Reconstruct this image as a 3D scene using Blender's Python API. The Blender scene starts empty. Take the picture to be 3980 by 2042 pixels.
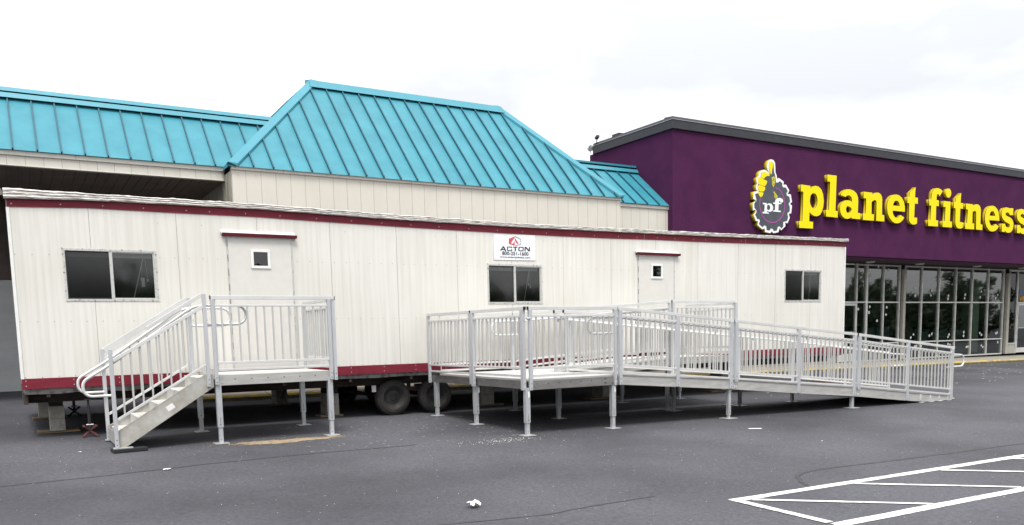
import bpy, bmesh, math, random
from mathutils import Vector, Matrix
random.seed(7)
S = bpy.context.scene
C = S.collection
PI = math.pi

# ------------------------------------------------------------------ camera
YAW, PITCH, ROLL = 0.53695, -0.11360, -0.02155
def cam_axes():
    cy, sy = math.cos(YAW), math.sin(YAW)
    f = Vector((sy, cy, 0)); r = Vector((cy, -sy, 0)); u = Vector((0, 0, 1))
    f2 = f*math.cos(PITCH) + u*math.sin(PITCH)
    u2 = u*math.cos(PITCH) - f*math.sin(PITCH)
    r3 = r*math.cos(ROLL) + u2*math.sin(ROLL)
    u3 = u2*math.cos(ROLL) - r*math.sin(ROLL)
    return r3, u3, f2
r3, u3, f2 = cam_axes()
cam = bpy.data.cameras.new('camera')
cam.sensor_width = 36.0
cam.lens = 3218.6/3980*36.0
cam.shift_y = (1667.5-1021)/3980
cam.clip_start = 0.1; cam.clip_end = 3000
co = bpy.data.objects.new('camera', cam); C.objects.link(co)
m = Matrix((( r3.x, u3.x, -f2.x, -0.0597), (r3.y, u3.y, -f2.y, -14.0195), (r3.z, u3.z, -f2.z, 1.4772), (0, 0, 0, 1)))
co.matrix_world = m
S.camera = co

# ------------------------------------------------------------------ world: overcast sky
SUN_EL, SUN_ROT = math.radians(63), math.radians(205)
w = bpy.data.worlds.new("World"); S.world = w; w.use_nodes = True
nt = w.node_tree; nt.nodes.clear()
N = nt.nodes.new; K = nt.links.new
out = N('ShaderNodeOutputWorld'); bg = N('ShaderNodeBackground')
sky = N('ShaderNodeTexSky'); sky.sky_type = 'NISHITA'; sky.sun_disc = False
sky.sun_elevation = SUN_EL; sky.sun_rotation = SUN_ROT
tc = N('ShaderNodeTexCoord'); mp = N('ShaderNodeMapping'); mp.inputs['Scale'].default_value = (1.3, 1.3, 3.2)
mp.inputs['Location'].default_value = (0.35, 0.1, 0.2)
nz = N('ShaderNodeTexNoise'); nz.inputs['Scale'].default_value = 1.6; nz.inputs['Detail'].default_value = 5; nz.inputs['Roughness'].default_value = .5
cr = N('ShaderNodeValToRGB')
cr.color_ramp.elements[0].position = .34; cr.color_ramp.elements[0].color = (8.7, 8.9, 9.25, 1)
cr.color_ramp.elements[1].position = .47; cr.color_ramp.elements[1].color = (12.5, 12.6, 12.8, 1)
mx = N('ShaderNodeMix'); mx.data_type = 'RGBA'; mx.inputs[0].default_value = .93
K(tc.outputs['Generated'], mp.inputs['Vector']); K(mp.outputs[0], nz.inputs['Vector']); K(nz.outputs[0], cr.inputs[0])
K(sky.outputs[0], mx.inputs[6]); K(cr.outputs[0], mx.inputs[7]); sep = N('ShaderNodeSeparateXYZ'); K(tc.outputs['Generated'], sep.inputs[0])
mr = N('ShaderNodeMapRange'); mr.inputs['From Min'].default_value = -.05; mr.inputs['From Max'].default_value = 1; mr.inputs['To Min'].default_value = .50; mr.inputs['To Max'].default_value = 1.25
K(sep.outputs['Z'], mr.inputs['Value'])
mg = N('ShaderNodeMix'); mg.data_type = 'RGBA'; mg.blend_type = 'MULTIPLY'; mg.inputs[0].default_value = 1
K(mx.outputs[2], mg.inputs[6]); K(mr.outputs[0], mg.inputs[7]); K(mg.outputs[2], bg.inputs['Color'])
bg.inputs['Strength'].default_value = 0.08
K(bg.outputs[0], out.inputs['Surface'])

# ------------------------------------------------------------------ sun behind the cloud
sl = bpy.data.lights.new('sun', 'SUN'); sl.energy = 2.0; sl.angle = math.radians(18); sl.color = (1, .965, .91)
so = bpy.data.objects.new('sun', sl); C.objects.link(so)
az = math.radians(-118)      # from behind the camera and to its left
d = Vector((math.cos(az)*math.cos(SUN_EL), math.sin(az)*math.cos(SUN_EL), math.sin(SUN_EL)))
so.rotation_euler = d.to_track_quat('Z', 'Y').to_euler()
so.location = (0, -20, 30)
S.view_settings.view_transform = 'Standard'; S.view_settings.look = 'None'
S.view_settings.gamma = 1; S.view_settings.exposure = .95
S.render.engine = 'CYCLES'
S.cycles.max_bounces = 8; S.cycles.diffuse_bounces = 2; S.cycles.transparent_max_bounces = 16

# ------------------------------------------------------------------ helpers
def gz(x, y):
    x = max(-25, min(60, x)); y = max(-40, min(30, y))
    return -0.0082*(x-9) + 0.0287*y

class B:
    """collects faces for one mesh"""
    def __init__(s): s.v = []; s.f = []; s.m = []; s.smooth = False
    def face(s, pts, mi=0):
        n = len(s.v); s.v += [tuple(p) for p in pts]; s.f.append(list(range(n, n+len(pts)))); s.m.append(mi)
    def hexa(s, p, mi=0):           # 8 corners: bottom 4 ccw, top 4 ccw
        n = len(s.v); s.v += [tuple(q) for q in p]
        for q in ((3,2,1,0),(4,5,6,7),(0,1,5,4),(1,2,6,5),(2,3,7,6),(3,0,4,7)):
            s.f.append([n+i for i in q]); s.m.append(mi)
    def box(s, x0, x1, y0, y1, z0, z1, mi=0):
        s.hexa([(x0,y0,z0),(x1,y0,z0),(x1,y1,z0),(x0,y1,z0),(x0,y0,z1),(x1,y0,z1),(x1,y1,z1),(x0,y1,z1)], mi)
    def slope(s, x0, x1, y0, y1, zb0, zt0, zb1, zt1, mi=0):   # box whose bottom/top vary with x
        s.hexa([(x0,y0,zb0),(x1,y0,zb1),(x1,y1,zb1),(x0,y1,zb0),(x0,y0,zt0),(x1,y0,zt1),(x1,y1,zt1),(x0,y1,zt0)], mi)
    def bar(s, p, q, w, h, mi=0, up=(0,0,1)):
        p = Vector(p); q = Vector(q); t = (q-p).normalized(); u = Vector(up)
        if abs(t.dot(u)) > .98: u = Vector((0,1,0))
        a = t.cross(u).normalized(); b = a.cross(t).normalized()
        a *= w/2; b *= h/2
        s.hexa([p-a-b, p+a-b, q+a-b, q-a-b, p-a+b, p+a+b, q+a+b, q-a+b], mi)
    def tube(s, pts, r, n=10, mi=0):
        pts = [Vector(p) for p in pts]; rings = []; pa = None
        for i, p in enumerate(pts):
            t = (pts[min(i+1, len(pts)-1)]-pts[max(i-1, 0)]).normalized()
            if pa is None:
                u = Vector((0,0,1)) if abs(t.z) < .9 else Vector((0,1,0)); a = t.cross(u).normalized()
            else: a = (pa - t*pa.dot(t)).normalized()
            pa = a; b = t.cross(a); n0 = len(s.v)
            for k in range(n):
                an = 2*PI*k/n; s.v.append(tuple(p + a*(r*math.cos(an)) + b*(r*math.sin(an))))
            rings.append(n0)
        for i in range(len(pts)-1):
            for k in range(n):
                k2 = (k+1) % n
                s.f.append([rings[i]+k, rings[i]+k2, rings[i+1]+k2, rings[i+1]+k]); s.m.append(mi)
        s.f.append([rings[0]+k for k in reversed(range(n))]); s.m.append(mi)
        s.f.append([rings[-1]+k for k in range(n)]); s.m.append(mi)
        s.smooth = True
    def lathe_y(s, c, prof, n=36, mi=0):      # profile (y, r) turned about a y axis through c
        n0 = len(s.v)
        for (y, r) in prof:
            for k in range(n):
                an = 2*PI*k/n; s.v.append((c[0]+r*math.cos(an), c[1]+y, c[2]+r*math.sin(an)))
        for i in range(len(prof)-1):
            for k in range(n):
                k2 = (k+1) % n
                s.f.append([n0+i*n+k, n0+i*n+k2, n0+(i+1)*n+k2, n0+(i+1)*n+k]); s.m.append(mi)
    def dot_y(s, x, y, z, r, mi=0, n=6):      # small screw head on a wall facing -y
        pts = [(x+r*math.cos(2*PI*k/n), y, z+r*math.sin(2*PI*k/n)) for k in range(n)]
        s.face(pts, mi)

def build(name, b, mats, parent=None, bevel=0):
    me = bpy.data.meshes.new(name); me.from_pydata(b.v, [], b.f)
    for mm in (mats if isinstance(mats, (list, tuple)) else [mats]): me.materials.append(mm)
    for i, p in enumerate(me.polygons): p.material_index = b.m[i]; p.use_smooth = False
    me.validate(); me.update()
    bm = bmesh.new(); bm.from_mesh(me); bmesh.ops.recalc_face_normals(bm, faces=bm.faces)
    if len(bm.faces) == 1:        # single panes all face the car park
        bm.faces.ensure_lookup_table(); f0 = bm.faces[0]; f0.normal_update()
        if f0.normal.y > 0: f0.normal_flip()
    if b.smooth:
        for f in bm.faces: f.smooth = True
        for e in bm.edges:
            if len(e.link_faces) == 2 and e.calc_face_angle(0) > .6: e.smooth = False
    bm.to_mesh(me); bm.free()
    o = bpy.data.objects.new(name, me); C.objects.link(o)
    if bevel:
        md = o.modifiers.new('edge', 'BEVEL'); md.width = bevel; md.segments = 2; md.limit_method = 'ANGLE'
    if parent: adopt(o, parent)
    return o
WORLD = {}
def adopt(o, parent):
    o.parent = parent
    o.matrix_parent_inverse = Matrix.Translation(-Vector(WORLD.get(parent.name, (0,0,0))))
def thing(name, label, cat, loc=(0,0,0), group=None):
    o = bpy.data.objects.new(name, None); C.objects.link(o); o.location = loc; o.empty_display_size = .3
    WORLD[o.name] = tuple(loc)
    o['label'] = label; o['category'] = cat
    if group: o['group'] = group
    return o
def tag(o, label, cat, group=None):
    o['label'] = label; o['category'] = cat
    if group: o['group'] = group
    return o
def kind(o, k): o['kind'] = k; return o

def outline(name, loops, y0, y1, mats, parent=None, bevel=0):
    """closed outlines in x,z (first = outer, others = holes) made into a solid between two y planes"""
    cu = bpy.data.curves.new(name, 'CURVE'); cu.dimensions = '2D'; cu.fill_mode = 'BOTH'; cu.extrude = abs(y1-y0)/2
    for lp in loops:
        sp = cu.splines.new('POLY'); sp.points.add(len(lp)-1); sp.use_cyclic_u = True
        for i, (x, z) in enumerate(lp): sp.points[i].co = (x, z, 0, 1)
    tmp = bpy.data.objects.new(name, cu); me = bpy.data.meshes.new_from_object(tmp)
    bpy.data.objects.remove(tmp)
    me.transform(Matrix(((1,0,0,0),(0,0,1,(y0+y1)/2),(0,1,0,0),(0,0,0,1))))
    me.flip_normals()
    bm = bmesh.new(); bm.from_mesh(me); bmesh.ops.remove_doubles(bm, verts=bm.verts, dist=1e-5); bmesh.ops.recalc_face_normals(bm, faces=bm.faces)
    bm.to_mesh(me); bm.free()
    mats = mats if isinstance(mats, (list, tuple)) else [mats]
    me.materials.clear()
    for mm in mats: me.materials.append(mm)
    if len(mats) > 1:
        for p in me.polygons: p.material_index = 0 if abs(p.normal.y) > .7 else 1
    o = bpy.data.objects.new(name, me); C.objects.link(o)
    if parent: adopt(o, parent)
    return o
def text(name, s, x, z, y, width, height, mat, parent, bold=0.0):
    cu = bpy.data.curves.new(name, 'FONT'); cu.body = s; cu.size = 1; cu.extrude = .002; cu.offset = bold
    tmp = bpy.data.objects.new(name, cu); me = bpy.data.meshes.new_from_object(tmp); bpy.data.objects.remove(tmp)
    xs = [v.co.x for v in me.vertices]; ys = [v.co.y for v in me.vertices]
    sx = width/(max(xs)-min(xs)); sz = height/(max(ys)-min(ys)); mx0 = min(xs); my0 = min(ys)
    for v in me.vertices: v.co = Vector((x+(v.co.x-mx0)*sx, y+v.co.z, z+(v.co.y-my0)*sz))
    me.materials.clear(); me.materials.append(mat)
    o = bpy.data.objects.new(name, me); C.objects.link(o)
    if parent: adopt(o, parent)
    return o

# ------------------------------------------------------------------ materials
def mat(name, col, rough=.6, metal=0, var=.08, scale=6, col2=None, bump=0, bscale=40, stretch=(1,1,1), lo=.35, hi=.65, spec=.5, detail=5):
    m = bpy.data.materials.new(name); m.use_nodes = True; nt = m.node_tree; p = nt.nodes['Principled BSDF']
    N = nt.nodes.new; K = nt.links.new
    tc = N('ShaderNodeTexCoord'); mp = N('ShaderNodeMapping'); mp.inputs['Scale'].default_value = stretch
    K(tc.outputs['Object'], mp.inputs['Vector'])
    nz = N('ShaderNodeTexNoise'); nz.inputs['Scale'].default_value = scale; nz.inputs['Detail'].default_value = detail
    nz.inputs['Roughness'].default_value = .62
    K(mp.outputs[0], nz.inputs['Vector'])
    cr = N('ShaderNodeValToRGB'); e = cr.color_ramp.elements
    c2 = col2 or tuple(c*(1-var*2) for c in col)
    e[0].position = lo; e[0].color = (*c2, 1); e[1].position = hi; e[1].color = (*col, 1)
    K(nz.outputs[0], cr.inputs[0]); K(cr.outputs[0], p.inputs['Base Color'])
    p.inputs['Roughness'].default_value = rough; p.inputs['Metallic'].default_value = metal
    p.inputs['Specular IOR Level'].default_value = spec
    if bump:
        n2 = N('ShaderNodeTexNoise'); n2.inputs['Scale'].default_value = bscale; n2.inputs['Detail'].default_value = 4
        K(tc.outputs['Object'], n2.inputs['Vector'])
        bp = N('ShaderNodeBump'); bp.inputs['Strength'].default_value = bump; bp.inputs['Distance'].default_value = .02
        K(n2.outputs[0], bp.inputs['Height']); K(bp.outputs[0], p.inputs['Normal'])
    return m
def glass(name, tint, refl=.12, rough=.0):
    m = bpy.data.materials.new(name); m.use_nodes = True; nt = m.node_tree; nt.nodes.clear()
    N = nt.nodes.new; K = nt.links.new
    o = N('ShaderNodeOutputMaterial'); mx = N('ShaderNodeMixShader'); t = N('ShaderNodeBsdfTransparent'); g = N('ShaderNodeBsdfGlossy')
    t.inputs[0].default_value = (*tint, 1); g.inputs['Roughness'].default_value = rough
    fr = N('ShaderNodeFresnel'); fr.inputs[0].default_value = 1.5
    ad = N('ShaderNodeMath'); ad.operation = 'ADD'; ad.use_clamp = True; ad.inputs[1].default_value = refl
    K(fr.outputs[0], ad.inputs[0]); K(ad.outputs[0], mx.inputs[0]); K(t.outputs[0], mx.inputs[1]); K(g.outputs[0], mx.inputs[2])
    tc = N('ShaderNodeTexCoord'); nz = N('ShaderNodeTexNoise'); nz.inputs['Scale'].default_value = 1.1; bp = N('ShaderNodeBump')
    bp.inputs['Strength'].default_value = .06; bp.inputs['Distance'].default_value = .01
    K(tc.outputs['Object'], nz.inputs['Vector']); K(nz.outputs[0], bp.inputs['Height']); K(bp.outputs[0], g.inputs['Normal']); K(bp.outputs[0], fr.inputs['Normal'])
    K(mx.outputs[0], o.inputs['Surface'])
    return m
M = {}
# asphalt: dark sealed surface with lighter worn patches and pale grit
def asphalt():
    m = bpy.data.materials.new('asphalt'); m.use_nodes = True; nt = m.node_tree; p = nt.nodes['Principled BSDF']
    N = nt.nodes.new; K = nt.links.new
    tc = N('ShaderNodeTexCoord')
    a = N('ShaderNodeTexNoise'); a.inputs['Scale'].default_value = .28; a.inputs['Detail'].default_value = 6
    b = N('ShaderNodeTexNoise'); b.inputs['Scale'].default_value = 24; b.inputs['Detail'].default_value = 8; b.inputs['Roughness'].default_value = .75
    v = N('ShaderNodeTexVoronoi'); v.inputs['Scale'].default_value = 9
    cl = N('ShaderNodeTexNoise'); cl.inputs['Scale'].default_value = 1.3; cl.inputs['Detail'].default_value = 2
    for q in (a, b, v, cl): K(tc.outputs['Object'], q.inputs['Vector'])
    r1 = N('ShaderNodeValToRGB'); e = r1.color_ramp.elements; e[0].position = .36; e[0].color = (.034, .0345, .040, 1); e[1].position = .62; e[1].color = (.070, .0705, .080, 1)
    K(a.outputs[0], r1.inputs[0])
    r2 = N('ShaderNodeValToRGB'); e = r2.color_ramp.elements; e[0].position = .36; e[0].color = (.68, .68, .69, 1); e[1].position = .66; e[1].color = (1.34, 1.34, 1.36, 1)
    K(b.outputs[0], r2.inputs[0])
    mu = N('ShaderNodeMix'); mu.data_type = 'RGBA'; mu.blend_type = 'MULTIPLY'; mu.inputs[0].default_value = 1
    K(r1.outputs[0], mu.inputs[6]); K(r2.outputs[0], mu.inputs[7])
    r3 = N('ShaderNodeValToRGB'); e = r3.color_ramp.elements; e[0].position = .035; e[0].color = (1,1,1,1); e[1].position = .06; e[1].color = (0,0,0,1)
    K(v.outputs['Distance'], r3.inputs[0])
    r4 = N('ShaderNodeValToRGB'); e = r4.color_ramp.elements; e[0].position = .55; e[0].color = (0,0,0,1); e[1].position = .75; e[1].color = (.8,.8,.8,1)
    K(cl.outputs[0], r4.inputs[0])
    mm = N('ShaderNodeMath'); mm.operation = 'MULTIPLY'; K(r3.outputs[0], mm.inputs[0]); K(r4.outputs[0], mm.inputs[1])
    m2 = N('ShaderNodeMix'); m2.data_type = 'RGBA'; m2.inputs[7].default_value = (.3, .29, .27, 1)
    K(mm.outputs[0], m2.inputs[0]); K(mu.outputs[2], m2.inputs[6]); K(m2.outputs[2], p.inputs['Base Color'])
    p.inputs['Roughness'].default_value = .82; p.inputs['Specular IOR Level'].default_value = .35
    bp = N('ShaderNodeBump'); bp.inputs['Strength'].default_value = .35; bp.inputs['Distance'].default_value = .01
    K(b.outputs[0], bp.inputs['Height']); K(bp.outputs[0], p.inputs['Normal'])
    return m
M['asphalt'] = asphalt()
# trailer siding: fine vertical ribs in painted aluminium, faint streaks below the eave
def siding():
    m = bpy.data.materials.new('trailer siding'); m.use_nodes = True; nt = m.node_tree; p = nt.nodes['Principled BSDF']
    N = nt.nodes.new; K = nt.links.new
    tc = N('ShaderNodeTexCoord')
    mp = N('ShaderNodeMapping'); mp.inputs['Scale'].default_value = (14, 14, .35); K(tc.outputs['Object'], mp.inputs[0])
    a = N('ShaderNodeTexNoise'); a.inputs['Scale'].default_value = 1.4; a.inputs['Detail'].default_value = 6; K(mp.outputs[0], a.inputs['Vector'])
    r1 = N('ShaderNodeValToRGB'); e = r1.color_ramp.elements; e[0].position = .25; e[0].color = (.585, .568, .525, 1); e[1].position = .6; e[1].color = (.67, .657, .615, 1)
    K(a.outputs[0], r1.inputs[0])
    g = N('ShaderNodeTexNoise'); g.inputs['Scale'].default_value = .6; g.inputs['Detail'].default_value = 5; K(tc.outputs['Object'], g.inputs['Vector'])
    r2 = N('ShaderNodeValToRGB'); e = r2.color_ramp.elements; e[0].position = .35; e[0].color = (.93, .925, .91, 1); e[1].position = .6; e[1].color = (1, 1, 1, 1)
    K(g.outputs[0], r2.inputs[0])
    mu = N('ShaderNodeMix'); mu.data_type = 'RGBA'; mu.blend_type = 'MULTIPLY'; mu.inputs[0].default_value = 1
    K(r1.outputs[0], mu.inputs[6]); K(r2.outputs[0], mu.inputs[7]); K(mu.outputs[2], p.inputs['Base Color'])
    wv = N('ShaderNodeTexWave'); wv.bands_direction = 'X'; wv.inputs['Scale'].default_value = 1.55; wv.inputs['Distortion'].default_value = .3; wv.inputs['Detail'].default_value = 0
    K(tc.outputs['Object'], wv.inputs['Vector'])
    bp = N('ShaderNodeBump'); bp.inputs['Strength'].default_value = .16; bp.inputs['Distance'].default_value = .010
    K(wv.outputs['Fac'], bp.inputs['Height']); K(bp.outputs[0], p.inputs['Normal'])
    p.inputs['Roughness'].default_value = .5
    return m
M['siding'] = siding()
M['siding plain'] = mat('trailer end skin', (.66,.65,.61), .5, var=.04)
M['seam'] = mat('dark joint', (.22,.21,.19), .8, var=.2, scale=3)  # dark colour of panel joints and wall screws
M['screw'] = mat('screw head', (.2,.19,.18), .6)
M['pale screw'] = mat('pale screw head', (.55,.45,.45), .6)
M['maroon'] = mat('maroon painted trim', (.185,.018,.033), .5, spec=.25, var=.12, scale=3, stretch=(1,1,6))
M['hood'] = mat('dark maroon hood', (.10,.010,.018), .55, spec=.2)
M['flash'] = mat('weathered white roof coating', (.62,.6,.57), .7, col2=(.24,.22,.20), scale=5, stretch=(1.2,6,14), lo=.36, hi=.56, bump=.8, bscale=18)
M['roof grey'] = mat('grey roof membrane', (.23,.21,.19), .8, var=.2, scale=3)
M['door'] = mat('trailer door paint', (.60,.585,.55), .45, var=.03)
M['white paint'] = mat('white painted frame', (.74,.74,.72), .45, var=.05)
M['alu'] = mat('mill finish aluminium', (.64,.638,.628), .45, .25, col2=(.56,.56,.55), scale=3, stretch=(1,1,.6))
M['picket'] = mat('aluminium picket', (.50,.50,.485), .5, .25, col2=(.44,.44,.43), scale=3)
M['alu post'] = mat('aluminium post', (.53,.54,.56), .45, .35, col2=(.47,.48,.50), scale=5, stretch=(2,2,.5))
M['alu beam'] = mat('dull aluminium beam', (.46,.455,.44), .5, .25, col2=(.36,.355,.34), scale=7, stretch=(.5,1,3))
M['alu deck'] = mat('aluminium deck planks', (.60,.59,.565), .55, .15, col2=(.50,.49,.465), scale=6, stretch=(.6,3,1))
M['landing beam'] = mat('landing beam dark reflection', (.30,.295,.285), .45, .65, col2=(.22,.215,.205), scale=5, stretch=(.5,1,3))  # darker base colour stands in for dark ground mirrored in the beam
M['galv'] = mat('galvanised leg', (.50,.515,.53), .45, .4, col2=(.43,.445,.46), scale=6)
M['window alu'] = mat('window aluminium', (.52,.52,.50), .5, .3, col2=(.3,.29,.27), scale=22, lo=.3, hi=.48)
M['sealant'] = mat('old sealant', (.62,.60,.56), .7, col2=(.35,.33,.30), scale=30, lo=.35, hi=.5, bump=.6, bscale=60)
M['dark void'] = mat('dark interior', (.018,.017,.018), .9)
M['interior wall'] = mat('dim interior wall', (.16,.155,.15), .8, var=.2, scale=1.5)
M['blind'] = mat('blind plastic', (.6,.6,.57), .5)
M['black'] = mat('black plastic cap', (.012,.012,.013), .5)
M['rubber'] = mat('tyre rubber', (.020,.019,.019), .85, col2=(.042,.038,.034), scale=7, bump=.3, bscale=60)
M['rim'] = mat('dirty wheel rim', (.05,.048,.046), .7, .3, var=.25, scale=10)
M['chassis'] = mat('rusty black chassis', (.03,.026,.023), .8, col2=(.055,.035,.025), scale=5)
M['under'] = mat('torn underbelly wrap', (.10,.095,.09), .7, col2=(.22,.21,.2), scale=8, lo=.45, hi=.6, bump=.6, bscale=14)
M['block'] = mat('concrete block', (.36,.345,.31), .9, var=.14, scale=12, bump=.5, bscale=80)
M['wood'] = mat('weathered plank', (.22,.15,.085), .8, col2=(.12,.085,.055), scale=5, stretch=(1,8,8))
M['dark wood'] = mat('dark wood shim', (.035,.028,.022), .8, var=.2)
M['red jack'] = mat('red jack paint', (.12,.025,.028), .7, col2=(.05,.025,.022), scale=12)
M['black jack'] = mat('black jack steel', (.03,.03,.032), .6, .4)
M['shine'] = mat('bright steel', (.7,.7,.7), .3, .8)
M['mat'] = mat('black rubber mat', (.013,.013,.014), .8)
def teal():
    m = mat('teal standing seam metal', (.038,.222,.282), .45, .0, col2=(.026,.180,.236), scale=1.6, spec=.35, bump=.12, bscale=2.2)
    return m
M['teal'] = teal()
M['teal rib'] = mat('teal ribs with seam shade', (.008,.085,.125), .55, var=.1)  # shade of the folded seam gap put into the rib colour
M['teal cap'] = mat('teal trim metal', (.04,.235,.305), .42, .0, var=.05, scale=3)
M['beige'] = mat('beige metal panel', (.59,.565,.505), .55, col2=(.55,.525,.465), scale=1.5, stretch=(1,1,.5))
M['beige trim'] = mat('cream gutter trim', (.60,.58,.53), .5, col2=(.50,.475,.42), scale=4, lo=.25, hi=.5)
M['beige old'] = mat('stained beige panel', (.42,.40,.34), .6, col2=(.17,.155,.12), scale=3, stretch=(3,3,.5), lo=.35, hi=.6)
M['brown soffit'] = mat('brown ribbed soffit', (.19,.15,.12), .75, col2=(.14,.11,.09), scale=2)
M['grey wall'] = mat('grey shop wall', (.50,.51,.52), .7, col2=(.42,.43,.44), scale=1, stretch=(1,1,3))
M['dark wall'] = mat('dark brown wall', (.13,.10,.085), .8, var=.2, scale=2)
M['purple'] = mat('purple stucco', (.072,.0195,.063), .95, spec=.06, col2=(.058,.016,.053), scale=1.3, bump=.5, bscale=45)
M['purple soffit'] = mat('purple soffit', (.05,.016,.05), .7, var=.1)
M['coping'] = mat('charcoal coping metal', (.026,.027,.034), .6, var=.12, scale=4)
M['coping top'] = mat('grey coping lip', (.045,.045,.05), .7, var=.2, scale=6)
M['coping edge'] = mat('bright coping edge', (.35,.35,.4), .4)
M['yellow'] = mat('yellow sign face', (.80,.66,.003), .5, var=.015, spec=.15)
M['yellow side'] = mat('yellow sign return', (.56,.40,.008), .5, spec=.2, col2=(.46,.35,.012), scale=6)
M['sign white'] = mat('sign white', (.78,.79,.80), .4, var=.02)
M['sign grey'] = mat('sign slate', (.065,.072,.09), .45, var=.15, scale=5)
M['sign pink'] = mat('sign magenta', (.36,.055,.30), .45)
M['sign black'] = mat('sign navy black', (.012,.016,.025), .45)
M['sign red'] = mat('sign red', (.56,.085,.10), .45)
M['board'] = mat('white sign board', (.74,.755,.79), .4, var=.01)
M['frame white'] = mat('storefront aluminium', (.74,.75,.71), .45, .2, var=.1, scale=4)
M['frame dark'] = mat('dark storefront trim', (.05,.05,.052), .5, .3)
M['column'] = mat('painted column', (.46,.44,.38), .7, var=.1, scale=4)
M['concrete'] = mat('sidewalk concrete', (.30,.275,.235), .9, col2=(.21,.19,.16), scale=1.6, bump=.3, bscale=50)
M['kerb base'] = mat('dirty kerb face', (.15,.125,.075), .9, col2=(.07,.06,.05), scale=6)
M['kerb yellow'] = mat('worn yellow kerb paint', (.50,.35,.06), .85, col2=(.26,.23,.17), scale=4, stretch=(1,1,3), lo=.42, hi=.58)
M['line'] = mat('white road paint', (.66,.66,.64), .8, col2=(.36,.36,.35), scale=11, lo=.37, hi=.46, bump=.2, bscale=60)
M['tar'] = mat('tar seam', (.030,.030,.033), .7)
M['paper'] = mat('white paper', (.75,.75,.74), .8, var=.05)
M['sand'] = mat('spilled sand', (.33,.26,.16), .95, col2=(.2,.155,.1), scale=14, bump=.5, bscale=90)
M['grit'] = mat('white stone chips', (.62,.6,.56), .9)
M['weed'] = mat('weed green', (.11,.15,.03), .8, var=.2)
M['leaf'] = mat('tree foliage', (.06,.10,.045), .7, col2=(.03,.055,.025), scale=.5)
M['bark'] = mat('bark', (.09,.07,.05), .9)
M['soffit lamp'] = mat('soffit lamp lens', (.72,.72,.68), .4)
M['blue sticker'] = mat('blue sticker', (.04,.22,.5), .5)
M['orange vinyl'] = mat('amber vinyl letters', (.72,.36,.01), .5)
M['plastic sheet'] = mat('dusty plastic sheet', (.13,.16,.17), .3, col2=(.05,.06,.065), scale=3, spec=.8)
M['leaf litter'] = mat('dry leaves', (.10,.035,.025), .9)
M['shop glass'] = glass('storefront glass', (.50,.62,.57), .13, .02)
M['trailer glass'] = glass('trailer glass', (.6,.62,.62), .06, .05)
M['screen'] = glass('insect screened glass', (.25,.26,.26), .05, .12)
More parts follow.
